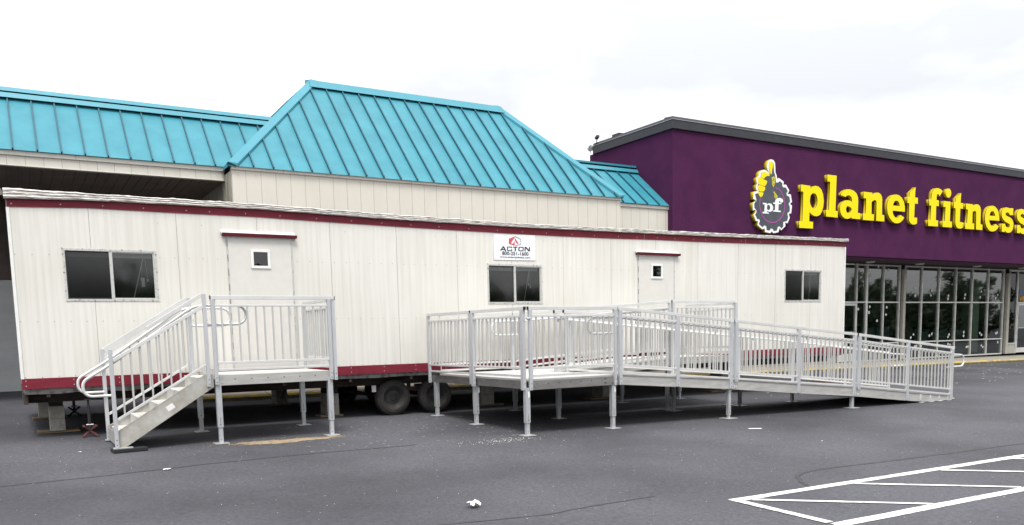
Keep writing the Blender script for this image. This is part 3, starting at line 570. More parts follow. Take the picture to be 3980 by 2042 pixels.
def panes(G, rows, skip=()):
    for i in range(len(G)-1):
        for j in range(len(rows)-1):
            if (i, j) in skip: continue
            x0, x1, z0, z1 = G[i]+.03, G[i+1]-.03, rows[j]+.02, rows[j+1]-.02
            b = B(); t = random.uniform(-.003,.003)
            b.face([(x0,7.02+t,z0),(x1,7.02-t,z0),(x1,7.02-t,z1),(x0,7.02+t,z1)])
            o = build('window_pane', b, M['shop glass'], ps)
            for (sx, sz) in STK:
                if x0 < sx < x1 and z0 < sz < z1:
                    s = random.uniform(.038,.055); h = random.uniform(.04,.055); a = random.choice([0,.25,-.3,.6,.9]); b = B()
                    b.face([(sx+s*math.cos(a)*u-h*math.sin(a)*v, 7.012, sz+s*math.sin(a)*u+h*math.cos(a)*v) for u,v in ((-1,-1),(1,-1),(1,1),(-1,1))])
                    build('paper_sticker', b, M['paper'], o)
panes(G1, ROWS, ((0,0),(0,1)))
panes(G2, ROWS)
def frame(G, rows, y=6.96, wd=.055, heavy=()):
    b = B()
    for i, x in enumerate(G):
        w2 = wd*(1.9 if i in heavy else 1)/2; b.box(x-w2, x+w2, y, y+.13, rows[0]-.03, rows[-1]+.04)
    for z in rows:
        for i in range(len(G)-1):
            a = wd*(1.9 if i in heavy else 1)/2; c = wd*(1.9 if i+1 in heavy else 1)/2
            b.box(G[i]+a+.001, G[i+1]-c-.001, y+.006, y+.12, z-.025, z+.025)
    build('window_frame', b, M['frame white'], ps)
frame(G1[1:], ROWS, heavy=(1,))
frame(G2, ROWS)
b = B(); b.box(30.83, 30.88, 6.97, 7.2, .14, 3.95); b.box(31.06,31.10,6.99,7.2,.14,3.95); b.box(38.39,38.47,6.98,7.2,.14,3.95); b.box(38.70,38.75,6.98,7.2,.14,3.95); b.box(27.0,31.1,6.99,7.15,3.915,3.955); b.box(31.1,48,7.0,7.15,3.915,3.955)
build('dark_trim', b, M['frame dark'], ps)
for x0, x1, z1 in ((30.90,31.05,3.74), (38.50,38.68,3.72)):
    b = B(); b.box(x0, x1, 6.86, 7.1, .12, z1); build('column', b, M['column'], ps, bevel=.008)
# bulkheads either side, filling the rest of the shop front
b = B(); b.box(17.4, 26.98, 7.0, 7.2, .1, 3.95); build('front_wall', b, M['column'], ps)
# entrance doors
def shop_door(x0, x1, kick):
    b = B(); f = .06
    b.box(x0,x0+f,6.94,7.03,.15,2.38); b.box(x1-f,x1,6.94,7.03,.15,2.38); b.box(x0+f,x1-f,6.94,7.03,2.30,2.38); b.box(x0+f,x1-f,6.94,7.03,.15,.15+kick)
    o = build('door', b, M['frame white'], ps)
    b = B(); b.face([(x0+f,6.99,.15+kick),(x1-f,6.99,.15+kick),(x1-f,6.99,2.3),(x0+f,6.99,2.3)]); build('door_glass', b, M['shop glass'], o)
    b = B(); b.bar((x1-.1,6.90,1.0),(x1-.1,6.90,1.35),.03,.03); b.box(x0+f,x1-f,6.91,6.935,1.27,1.30); build('door_handle', b, M['shine'], o)
shop_door(27.06, 28.09, .30)
shop_door(39.52, 40.55, .22)
b = B(); b.box(27.0,28.09,6.95,7.05,2.39,2.46); build('window_frame', b, M['frame white'], ps)
b = B(); b.box(38.83,41.0,6.95,7.05,3.81,3.87); b.box(39.43,39.50,6.95,7.05,.12,3.809); b.box(39.501,41.0,6.95,7.05,2.39,2.45); b.box(38.80,38.845,6.95,7.05,.6,3.809); b.box(38.80,39.429,6.94,7.05,.555,.599)
build('window_frame', b, M['frame white'], ps)
b = B(); b.box(38.80, 39.42, 6.97, 7.05, .12, .55); build('bulkhead', b, M['column'], ps)
b = B(); b.face([(38.85,7.0,.6),(39.42,7.0,.6),(39.42,7.0,3.8),(38.85,7.0,3.8)]); build('window_pane', b, glass('dark tinted glass', (.06,.06,.07), .0), ps)
b = B(); b.face([(39.5,7.0,2.46),(40.9,7.0,2.46),(40.9,7.0,3.8),(39.5,7.0,3.8)]); tr = build('transom_glass', b, glass('tinted transom', (.08,.08,.09), .0), ps)
n = 20; b = B(); b.face([(39.80+.09*math.cos(2*PI*k/n), 6.99, 2.93+.115*math.sin(2*PI*k/n)) for k in range(n)]); build('round_sticker', b, M['blue sticker'], tr)
text('window_lettering', 'WE', 39.68, 2.47, 6.985, .42, .24, M['orange vinyl'], tr, .03)
b = B(); b.box(40.8, 48, 7.0, 7.2, .1, 3.95); build('front_wall', b, M['column'], ps)
b = B(); b.box(26.91,47.89,7.21,15.79,.20,.215); build('inner_floor', b, mat('shop interior floor', (.04,.04,.038), .6), ps)
# interior that shows dimly through the glass
b = B(); b.box(26.9, 47.9, 15.8, 15.9, .2, 3.95); b.box(26.8, 26.9, 7.2, 15.8, .2, 3.95); b.box(47.9,48,7.2,15.9,.2,3.95); b.box(26.9,47.9,7.21,15.8,3.88,3.93)
build('inner_wall', b, mat('shop interior paint', (.62,.70,.58), .9, var=.2, scale=.6), ps)
b = B(); b.box(37.4, 37.9, 7.8, 8.3, .2, 3.59); build('inner_column', b, mat('inner column paint', (.5,.52,.42), .8), ps)
# dusty wrapped counters just inside the glass
WR = [(28.85,29.72,'clear plastic wrapped tub inside the glass right of the left hand shop door'),(29.84,30.74,'blue grey wrapped tub inside the glass just left of the first beige column'),
      (31.2,32.22,'plastic covered tub behind the pane right of the first beige column'),(32.35,33.42,'plastic covered tub behind the second pane right of the first beige column'),
      (33.55,34.63,'plastic covered tub behind the third pane right of the first beige column'),(34.76,35.85,'plastic covered tub behind the fourth pane right of the first beige column')]
for i, (x0, x1, lb) in enumerate(WR):
    b = B(); n = 10; z0 = .15; zt = 1.5 if i < 2 else 1.32
    for k in range(n):
        u0, u1 = k/n, (k+1)/n
        sg = lambda u: zt-.10*math.sin(PI*u)-.02*math.sin(9*u+i)
        a, c = x0+(x1-x0)*u0, x0+(x1-x0)*u1
        y0 = 7.35+.05*math.sin(6*u0+i); y1 = 7.35+.05*math.sin(6*u1+i)
        b.face([(a,y0,z0),(c,y1,z0),(c,y1-.06,sg(u1)),(a,y0-.06,sg(u0))])
        b.face([(a,y0-.06,sg(u0)),(c,y1-.06,sg(u1)),(c,8.2,zt),(a,8.2,zt)])
    b.face([(x0,7.35,z0),(x0,7.29,zt),(x0,8.2,zt),(x0,8.2,z0)]); b.face([(x1,7.35,z0),(x1,7.29,zt),(x1,8.2,zt),(x1,8.2,z0)]); b.face([(x0,8.2,z0),(x1,8.2,z0),(x1,8.2,zt),(x0,8.2,zt)])
    tag(build('wrapped_tub', b, M['plastic sheet']), lb, 'tub', 'plastic covered tubs behind the shop glass')
# roof-corner floodlight and vent
b = B(); b.bar((16.98,8.74,7.66),(16.98,8.72,7.84),.02,.02); b.bar((16.98,8.82,7.68),(16.98,8.66,7.68),.02,.02)
fl = build('flood_light', b, M['black'], ps)
b = B(); b.bar((16.98,8.76,7.85),(16.94,8.60,7.895),.10,.07); build('lamp_head', b, M['coping top'], fl)
b = B(); prof = [(-.01,0.0),(-.01,.10),(.06,.10),(.06,0)]
b.lathe_y((16.97,9.05,7.60), prof, 18)
for k in range(8):
    an = k*PI/8; b.bar((16.97-.09*math.cos(an),9.035,7.6-.09*math.sin(an)),(16.97+.09*math.cos(an),9.035,7.6+.09*math.sin(an)),.012,.008)
b.bar((16.97,9.07,7.5),(16.97,9.07,7.42),.015,.015)
build('roof_vent', b, M['galv'], ps)

# ================================================================== WALL LETTERING AND EMBLEM
YL = 4.96
wl = thing('wall_lettering', 'raised yellow slab serif letters reading planet fitness across the purple wall', 'sign', (22.3, 5.1, 4.74))
order = ['p','l','a','n','e','t','f','i','t2','n2','e2','s','s2']
for k in order:
    loops = [SH[k]]if False else SH[k]
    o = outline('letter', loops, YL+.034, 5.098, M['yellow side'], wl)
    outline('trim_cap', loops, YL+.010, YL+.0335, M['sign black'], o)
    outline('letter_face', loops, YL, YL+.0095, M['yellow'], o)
    if k == 'i': outline('letter_dot', SH['i_dot'], YL, 5.098, [M['yellow'], M['yellow side']], o)
gs = thing('gear_emblem', 'round slate gear emblem with yellow thumbs up hand left of the yellow letters', 'sign', (20.8, 5.1, 4.9))
cab = outline('cabinet', SH['G_gear_cabinet'], YL, 5.098, [M['sign white'], M['yellow side']], gs)
outline('gear_face', SH['G_gear_face'], YL-.004, YL-.001, M['sign grey'], gs)
for nm, k in (('thumb','G_thumb'),('finger','G_finger'),('finger','G_finger2'),('finger','G_finger3'),('finger','G_finger4'),('wrist_highlight','G_wrist'),('wrist_highlight','G_wrist2')):
    o = outline(nm, SH[k], YL-.008, YL-.005, M['yellow'] if 'wrist' not in nm else mat('speckled yellow', (.6,.52,.01), .4, col2=(.07,.075,.06), scale=26, lo=.42, hi=.5), gs)
rp = SH['G_ring'][0]; b = B()
for i in range(len(rp)-1): b.bar((rp[i][0],YL-.007,rp[i][1]),(rp[i+1][0],YL-.007,rp[i+1][1]),.004,.035,up=(0,0,1)) if abs(rp[i+1][1]-rp[i][1])<abs(rp[i+1][0]-rp[i][0]) else b.bar((rp[i][0],YL-.007,rp[i][1]),(rp[i+1][0],YL-.007,rp[i+1][1]),.004,.035,up=(1,0,0))
build('ring', b, M['sign pink'], gs)
outline('letter', [SH['G_logo_p'][0], SH['G_logo_p_hole'][0]], YL-.013, YL-.009, M['sign white'], gs)
outline('letter', SH['G_logo_f'], YL-.013, YL-.009, M['sign white'], gs)

# ================================================================== OFFICE TRAILER
LT = 18.26
tr = thing('office_trailer', 'long cream ribbed office trailer with maroon trim raised on blocks and wheels', 'trailer', (9.1, 1.8, .05))
WIN = [(.653,1.935,2.108,2.880), (7.812,9.056,2.070,2.828), (16.04,17.36,2.122,2.895)]
DOOR = [(3.0,4.065,1.02,3.155), (11.49,12.525,1.02,3.115)]
# front wall with real openings
xsb = sorted(set([0,LT]+[v for q in WIN for v in (q[0]+.03,q[1]-.03)]+[v for q in DOOR for v in (q[0]+.02,q[1]-.02)]))
hol = [(q[0]+.03,q[1]-.03,q[2]+.03,q[3]-.03) for q in WIN]+[(q[0]+.02,q[1]-.02,.97,q[3]-.02) for q in DOOR]
b = B()
for i in range(len(xsb)-1):
    x0, x1 = xsb[i], xsb[i+1]; h = [q for q in hol if q[0] <= x0+.001 and q[1] >= x1-.001]
    if h:
        q = h[0]
        if q[2] > .98: b.box(x0,x1,0,.06,.975,q[2])
        b.box(x0,x1,0,.06,q[3],3.56)
    else: b.box(x0,x1,0,.06,.975,3.56)
TOP = [(0,3.434),(1.04,3.474),(2.26,3.470),(3.52,3.473),(4.73,3.451),(5.96,3.434),(7.17,3.421),(8.4,3.412),(9.57,3.410),(10.78,3.417),(11.99,3.435),(13.23,3.439),(14.47,3.456),(15.72,3.474),(16.97,3.497),(LT,3.505)]
def ztop(x):
    for (a,za),(c,zc) in zip(TOP, TOP[1:]):
        if a <= x <= c: return za+(zc-za)*(x-a)/(c-a)
    return TOP[-1][1]
# joints, screws
inwin = lambda x, z, m=.02: any(q[0]-m < x < q[1]+m and q[2]-m < z < q[3]+m for q in WIN+DOOR)
sx = 1.037
for k in range(14):
    x = 1.037+1.2235*k if k < 5 else [7.168,8.36,9.573,10.78,11.991,13.226,14.473,15.719,16.97][k-5]
    if k < 5: x = [1.037,2.259,3.50,4.732,5.957][k]
    z = .98
    segs = []; zz = z
    for q in sorted([q for q in WIN+DOOR if q[0]-.01 < x < q[1]+.01], key=lambda q: q[2]):
        segs.append((zz, q[2]-.01)); zz = q[3]+(.09 if q in DOOR else .01)
    segs.append((zz, 3.50))
    for a, c in segs:
        if c-a > .05: b.box(x-.0022, x+.0022, -.002, -.0005, a, c, 1)
for zr in (2.777, 1.810, 1.0, 3.30):
    x = .05
    while x < LT:
        if not inwin(x, zr, .03) and (zr != 3.30 or random.random() < .12): b.dot_y(x, -.003, zr+random.uniform(-.004,.004), .0065, 1)
        x += .2155
wall = build('front_wall', b, [M['siding'], M['seam'], M['seam']], tr)
b = B(); b.box(0,.05,.06,3.6,.975,3.58); b.box(LT-.05,LT,.06,3.6,.975,3.58); b.box(.05,LT-.05,3.55,3.6,.975,3.58)
build('rear_walls', b, M['siding plain'], tr)
b = B(); b.box(LT-.03, LT+.012, -.014, .05, .98, 3.5); build('corner_trim', b, M['white paint'], tr)
b = B(); b.box(-.01, .03, -.012, .05, .98, 3.43); build('corner_trim', b, M['white paint'], tr)
# maroon bands
def band(name, pts_lo, pts_hi, y0, y1, mt, extra=None):
    b = B(); xs2 = sorted(set([p[0] for p in pts_lo]+[p[0] for p in pts_hi]))
    def f(P, x):
        for (a,za),(c,zc) in zip(P, P[1:]):
            if a <= x <= c: return za+(zc-za)*(x-a)/(c-a)
        return P[-1][1]
    for a, c in zip(xs2, xs2[1:]): b.slope(a, c, y0, y1, f(pts_lo,a), f(pts_hi,a), f(pts_lo,c), f(pts_hi,c))
    if extra: extra(b)
    return build(name, b, mt, tr)
FB = [(0,3.545),(1.2,3.585),(3.5,3.596),(5.8,3.553),(8.44,3.54),(11.65,3.557),(13.9,3.575),(LT,3.625)]
FT = [(0,3.69),(1.2,3.685),(3.5,3.68),(5.8,3.644),(8.44,3.612),(11.65,3.632),(13.9,3.655),(LT,3.698)]
def scr(b):
    x = .06
    while x < LT: b.dot_y(x, -.0125, ztop(x)+.045, .010, 1); x += random.choice((.5,.56,.62,.35))
    for x in (11.67, 14.70): b.box(x-.006,x+.006,-.0125,-.011,ztop(x)+.002,ztop(x)+.12,2)
band('upper_trim', TOP, FB, -.010, .0, [M['maroon'], M['pale screw'], M['seam']], scr)
def scr2(b):
    b.box(0,LT,-.02,-.0101,.832,.845)
    x = .05
    while x < LT:
        b.dot_y(x, -.0125, .95, .008, 1); b.dot_y(x, -.0125, .875, .008, 1); x += .62
band('lower_trim', [(0,.830),(LT,.836)], [(0,.984),(LT,.984)], -.010, .03, [M['maroon'], M['pale screw']], scr2)
# wrinkled white roof edge and grey roof behind it
b = B(); n = 260; rows = 7; prev = None
def fint(P, x):
    for (a,za),(c,zc) in zip(P, P[1:]):
        if a <= x <= c: return za+(zc-za)*(x-a)/(c-a)
    return P[-1][1]
for i in range(n+1):
    x = -.03+(LT+.07)*i/n; lo = fint(FB, max(0,min(LT,x))); hi = fint(FT, max(0,min(LT,x)))
    w_ = .004*math.sin(x*9)+random.uniform(-.003,.003); col = []
    for j in range(rows):
        t = j/(rows-1); rid = (.012 if j % 2 else 0)
        col.append((x, -.062-rid+random.uniform(-.004,.004)+(.02 if j == rows-1 else 0), lo+(hi-lo)*t+w_+random.uniform(-.003,.003)))
    col.append((x, .10, hi+.01)); col = [(x, .0, lo+.002)]+col
    if prev:
        for j in range(len(col)-1): b.face([prev[j], col[j], col[j+1], prev[j+1]])
    else: b.face(col)
    prev = col
b.face(prev)
build('roof_edge', b, M['flash'], tr)
b = B(); n = 60; prev = None
for i in range(n+1):
    x = (LT)*i/n; hi = fint(FT, x); bump_ = .045+.018*math.sin(x*2.1)+.012*math.sin(x*5.3+1)
    if x > 13: bump_ *= .35
    row = [(x,.05,hi+.004),(x,.28,hi+.25*bump_+.012),(x,1.0,hi+bump_*1.6+.03),(x,1.9,hi+bump_*2.2+.05),(x,3.6,hi-.02)]
    if prev:
        for j in range(4): b.face([prev[j],row[j],row[j+1],prev[j+1]])
    prev = row
build('roof', b, M['roof grey'], tr)
b = B(); b.face([(-.03,-.05,3.60),(-.05,-.055,3.68),(-.14,-.05,3.66),(-.165,-.045,3.61),(-.12,-.05,3.565)]); b.face([(-.03,-.02,3.60),(-.05,-.025,3.68),(-.14,-.02,3.66),(-.165,-.015,3.61),(-.12,-.02,3.565)]); build('torn_flashing', b, M['roof grey'], tr)
# windows
def t_window(q, mullion, wand, screen_left):
    x0,x1,z0,z1 = q; b = B(); f = .032
    for (a,c,d,e) in ((x0,x1,z1-f,z1),(x0,x1,z0,z0+f),(x0,x0+f,z0+f,z1-f),(x1-f,x1,z0+f,z1-f)): b.box(a,c,-.008,.02,d,e)
    # lumpy sealant blobs round the flange
    for k in range(46):
        t = k/46*2*((x1-x0)+(z1-z0)); Wd, Hd = x1-x0, z1-z0
        if t < Wd: px, pz = x0+t, z1-.004
        elif t < Wd+Hd: px, pz = x1-.004, z1-(t-Wd)
        elif t < 2*Wd+Hd: px, pz = x1-(t-Wd-Hd), z0+.004
        else: px, pz = x0+.004, z0+(t-2*Wd-Hd)
        b.dot_y(px, -.0095, pz, random.uniform(.008,.014), 1 if k % 3 else 2, 5)
    o = build('window', b, [M['window alu'], M['sealant'], M['screw']], tr)
    b = B(); g = f; w2 = .018
    b.box(mullion-.022, mullion+.022, -.004, .03, z0+g, z1-g)
    for (a,c,mi) in ((x0+g, mullion-.022, 1),(mullion+.022, x1-g, 0)):
        b.box(a,c,.004,.03,z1-g-w2,z1-g,mi); b.box(a,c,.004,.03,z0+g,z0+g+w2,mi)
    b.box(x0+g,x0+g+w2,.004,.03,z0+g+w2,z1-g-w2,1); b.box(x1-g-w2,x1-g,.004,.03,z0+g+w2,z1-g-w2,0)
    build('sash', b, [M['window alu'], M['black']], o)
    for (a,c,mt) in ((x0+g+w2, mullion-.022, M['screen' if screen_left else 'trailer glass']), (mullion+.022, x1-g-w2, M['trailer glass'])):
        b = B(); b.face([(a,.020,z0+g+w2),(c,.020,z0+g+w2),(c,.020,z1-g-w2),(a,.020,z1-g-w2)]); build('glass', b, mt, o)
    b = B(); b.box(x0+.06,x1-.06,.075,.13,z1-.115,z1-.045); build('blind', b, M['blind'], o)
    b = B(); b.tube([wand[0],wand[1]], .008, 6); b.tube([wand[2],wand[3]], .003, 5); b.tube([wand[4],wand[5]], .003, 5)
    for c in (wand[3], wand[5]): b.box(c[0]-.012,c[0]+.012,c[1]-.008,c[1]+.008,c[2]-.04,c[2])
    if wand[6]: b.box(wand[3][0]-.005,wand[3][0]+.04,wand[3][1]-.004,wand[3][1]+.004,wand[3][2]-.14,wand[3][2])
    build('blind_wand', b, M['white paint'], o)
y_ = .06
t_window(WIN[0], 1.295, [(1.76,y_,2.79),(1.59,y_,2.17),(1.74,y_,2.75),(1.715,y_,2.47),(1.78,y_,2.75),(1.80,y_,2.45),True], True)
t_window(WIN[1], 8.425, [(8.80,y_,2.75),(8.66,y_,2.11),(8.79,y_,2.72),(8.775,y_,2.47),(8.805,y_,2.72),(8.815,y_,2.42),False], False)
t_window(WIN[2], 16.70, [(17.03,y_,2.83),(16.985,y_,2.15),(17.03,y_,2.8),(17.02,y_,2.42),(17.03,y_,2.8),(17.035,y_,2.45),False], True)
# doors
def t_door(q, win, knob):
    x0,x1,z0,z1 = q; b = B()
    b.box(x0+.02,x1-.02,-.012,.04,z0,z1-.012)
    d = build('door', b, M['door'], tr)
    b = B(); b.box(x0,x0+.019,-.02,.01,z0-.03,z1); b.box(x1-.019,x1,-.02,.01,z0-.03,z1); b.box(x0+.0195,x1-.0195,-.018,.01,z1-.011,z1)
    for k in range(9): b.box(x0+.003,x0+.016,-.0225,-.0205,z0+.08+.235*k,z0+.19+.235*k,1)
    build('door_frame', b, [M['window alu'], M['screw']], d)
    a,c,e,f = win; b = B(); t = .042
    b.box(a,c,-.03,-.013,f-t,f); b.box(a,c,-.03,-.013,e,e+t); b.box(a,a+t,-.03,-.013,e+t,f-t); b.box(c-t,c,-.03,-.013,e+t,f-t)
    o = build('door_window', b, M['white paint'], d)
    b = B(); b.face([(a+t,-.016,e+t),(c-t,-.016,e+t),(c-t,-.016,f-t),(a+t,-.016,f-t)]); build('window_glass', b, glass('door glass', (.05,.05,.055), .06), o)
    b = B(); b.tube([(x0+.9*(x1-x0),-.02,1.98),(x0+.9*(x1-x0),-.06,1.98)], .018, 10); b.tube([(x0+.9*(x1-x0),-.06,1.98),(x0+.9*(x1-x0)-.09,-.062,1.975)], .012, 8) if knob else None
    build('door_handle', b, M['shine'], d)
t_door(DOOR[0], (3.375,3.69,2.645,2.952), False)
t_door(DOOR[1], (11.85,12.172,2.612,2.925), True)
def drip(x0, x1, z):
    b = B(); b.hexa([(x0,-.06,z-.045),(x1,-.06,z-.045),(x1,.0,z-.02),(x0,.0,z-.02),(x0,-.06,z-.02),(x1,-.06,z-.02),(x1,0,z+.02),(x0,0,z+.02)], 0)
    b.hexa([(x0+.02,-.068,z-.080),(x1+.03,-.068,z-.080),(x1+.02,-.0,z-.080),(x0+.02,-.0,z-.080),(x0+.01,-.072,z-.030),(x1+.035,-.072,z-.030),(x1+.02,-.0605,z-.030),(x0+.01,-.0605,z-.030)], 1)
    build('drip_cap', b, [M['white paint'], M['hood']], tr)
drip(2.92, 4.11, 3.225)
drip(11.42, 12.62, 3.185)
b = B(); b.box(.05,LT-.05,.10,.12,.98,1.0) ; b.box(.06,LT-.06,.061,3.54,.975,.985); b.box(.06,LT-.06,2.4,2.42,1,3.4); b.box(.06,LT-.06,.07,3.5,3.42,3.43)
build('inner_lining', b, M['interior wall'], tr)
# sign board
sb = outline('sign_board', SH['T_board'], -.012, -.002, M['board'], tr)
sb['label'] = 'white company sign with red and white hexagon logo and black lettering'
outline('logo', SH['T_hexred'], -.0155, -.0125, M['sign red'], sb)
outline('logo', SH['T_innerR'], -.0155, -.0125, M['sign red'], sb)
h = SH['T_hexoutR'][0]; b = B()
for i in range(len(h)-1): b.bar((h[i][0],-.0145,h[i][1]),(h[i+1][0],-.0145,h[i+1][1]),.004,.006,up=(0,0,1) if abs(h[i+1][0]-h[i][0])>.02 else (1,0,0))
build('logo_outline', b, M['sign black'], sb)
for k in 'ACTON':
    loops = [SH['T_'+k][0]]+([SH['T_'+k+'_h'][0]] if 'T_'+k+'_h' in SH else [])
    outline('letter', loops, -.0155, -.0125, M['sign black'], sb)
text('phone_number', '800-251-1600', 8.143, 3.003, -.0145, .598, .068, M['sign black'], sb, .012)
text('web_address', 'www.actonjobsite.com', 8.092, 2.944, -.0145, .69, .036, M['sign black'], sb, .006)
b = B()
for x in (7.99, 8.2, 8.45, 8.7, 8.90):
    for z in (2.93, 3.37): b.dot_y(x, -.0145, z, .005)
build('screw', b, M['screw'], sb)
# underside: belly wrap, frame rails, outriggers, axles
b = B(); n = 40; prev = None
for i in range(n+1):
    x = .02+(LT-.04)*i/n; dz = random.uniform(0,.02)+(.03*math.sin(x*6) if x < 2 else 0)
    row = [(x,.012,.829),(x,.03,.77-dz),(x,.3,.79-dz),(x,1.8,.80),(x,3.58,.80),(x,3.58,.97)]
    if prev:
        for j in range(5): b.face([prev[j],row[j],row[j+1],prev[j+1]])
    prev = row
build('belly_wrap', b, M['under'], tr)
b = B()
for y in (.45, 3.15):
    b.box(.05,LT-.05,y,y+.008,.60,.77); b.box(.05,LT-.05,y-.045,y+.053,.60,.612); b.box(.05,LT-.05,y-.045,y+.053,.757,.769)
for k in range(16): b.box(.3+1.17*k,.35+1.17*k,.04,.40,.70,.765); b.box(.3+1.17*k,.35+1.17*k,.51,3.1,.66,.74)
b.box(.0,.06,.1,3.5,.60,.77)
build('frame_rail', b, M['chassis'], tr)
for wx in (5.90, 6.76, 5.04):
    g = gz(wx, .3)
    if wx != 5.04:
        b = B(); b.tube([(wx,.4,g+.33),(wx,3.2,g+.33)], .04, 10); b.box(wx-.3,wx+.3,.52,.57,.52,.58); build('axle', b, M['chassis'], tr)
        for y in (.22, 3.18):
            s = 1 if y < 1 else -1
            b = B(); prof = [(.0,.20),(-.02*s+0,.22),(-.012*s,.27),(.02*s,.325),(.06*s,.335),(.14*s,.335),(.19*s,.31),(.20*s,.22),(.19*s,.19)]
            b.lathe_y((wx,y,g+.33), prof, 40); wh = build('wheel', b, M['rubber'], tr)
            b = B(); prof = [(.04*s,0),(.035*s,.05),(.05*s,.07),(.055*s,.13),(.0,.19),(-.008*s,.205),(.02*s,.205)]
            b.lathe_y((wx,y,g+.33), prof, 32)
            for k in range(5): b.dot_y(wx+.085*math.cos(k*1.257), y+.045*s-.012, g+.33+.085*math.sin(k*1.257), .013)
            build('rim', b, M['rim'], wh)
b = B(); b.box(6.1,6.55,.5,.56,.47,.53); b.bar((6.33,.53,.75),(6.33,.53,.5),.06,.05); build('spring_hanger', b, M['chassis'], tr)
b = B(); b.tube([(4.44,2.0,.66),(4.43,2.0,.57),(4.40,2.0,.52),(4.36,2.0,.46),(4.33,2.0,.40),(4.31,2.0,.34)], .018, 8); b.tube([(3.9,2.1,.6),(4.1,2.1,.42),(4.4,2.05,.33)], .004, 5); build('dangling_cable', b, M['black'], tr)
b = B(); b.box(5.50,5.58,.30,.31,.48,.60); build('data_plate', b, M['paper'], tr)
# tall white post trim at roof right end
# ================================================================== BLOCKS, PLANKS AND JACKS UNDER THE TRAILER
def cblock(x0, x1, y0, y1, z0, label, grp='concrete blocks holding up the trailer', h=.192, core='y'):
    b = B(); t = .035
    b.box(x0,x1,y0,y0+t,z0,z0+h); b.box(x0,x1,y1-t,y1,z0,z0+h)
    L = [x0, (x0+x1)/2-t/2, x1-t] if x1-x0 > .3 else [x0, x1-t]
    for a in L: b.box(a,a+t,y0+t,y1-t,z0,z0+h)
    if y1-y0 > .3: b.box(x0+t,x1-t,(y0+y1)/2-t/2,(y0+y1)/2+t/2,z0,z0+h)
    return tag(build('concrete_block', b, M['block'], bevel=.004), label, 'block', grp)
def plank(x0, x1, y0, y1, z0, h, label, mt='wood'):
    b = B(); b.box(x0,x1,y0,y1,z0,z0+h)
    return tag(build('wooden_plank', b, M[mt], bevel=.003), label, 'plank', 'timber under and over the block piers')
def pier(name, x, y, wx=.21, wy=.40, n=2, shim=.06, pl=(.3,.3)):
    g = gz(x, y)+.004
    plank(x-pl[0], x+pl[1]+wx, y+.03, y+wy-.03, g, .035, 'weathered plank under %s' % name)
    z = g+.036
    lv = ['bottom', 'top'] if n == 2 else ['bottom', 'middle', 'top']
    for k in range(n):
        cblock(x, x+wx, y, y+wy, z, '%s concrete block of %s' % (lv[k], name)); z += .194
    plank(x+.01, x+wx-.01, y+.02, y+wy-.02, z, .598-z, 'dark timber shim atop %s' % name, 'dark wood')
pier('the front pier at the trailer left end', .33, .70, pl=(.18,.2))
pier('the small far side pier at the trailer left end', .22, 2.75, wx=.2, pl=(.1,.1))
pier('the front pier just left of the trailer wheels', 4.73, .55, wx=.22, pl=(.12,.08))
pier('the rear pier behind the left platform', 4.45, 2.9, wx=.22, pl=(.1,.1))
pier('the pier right of the trailer wheels behind the landing', 7.98, .68, wx=.30, pl=(.05,.25))
pier('the pier behind the upper landing of the ramp', 11.05, .68, wx=.25)
pier('the pier behind the low half of the long ramp', 14.7, .72, wx=.3)
def jack(x, y, zt, mt, label, s=.10):
    g = gz(x, y); t = thing('jack_stand', label, 'jack', (x, y, g))
    b = B()
    for dx, dy in ((1,1),(1,-1)):
        b.bar((x-s*dx,y-s*dy,g+.01),(x+s*.9*dx,y+s*.9*dy,g+.17),.028,.02); b.bar((x+s*dx,y+s*dy,g+.01),(x-s*.9*dx,y-s*.9*dy,g+.17),.028,.02)
    build('base_legs', b, M[mt], t)
    b = B(); b.tube([(x,y,g+.06),(x,y,zt-.10)], .024, 10); build('post', b, M['black jack'], t)
    b = B(); b.tube([(x,y,zt-.12),(x,y,zt)], .016, 8); b.box(x-.05,x+.05,y-.04,y+.04,zt,zt+.01); build('screw_head', b, M['black jack'], t)
    b = B(); b.tube([(x-.05,y-.012,g+.185),(x+.05,y-.012,g+.185)], .013, 8); build('locking_pin', b, M['shine'], t)
jack(.838, .03, .63, 'red jack', 'red splayed jack stand under the trailer beside the bottom of the stairs')
jack(.80, 3.1, .60, 'black jack', 'dark jack stand standing far back under the left end of the trailer')

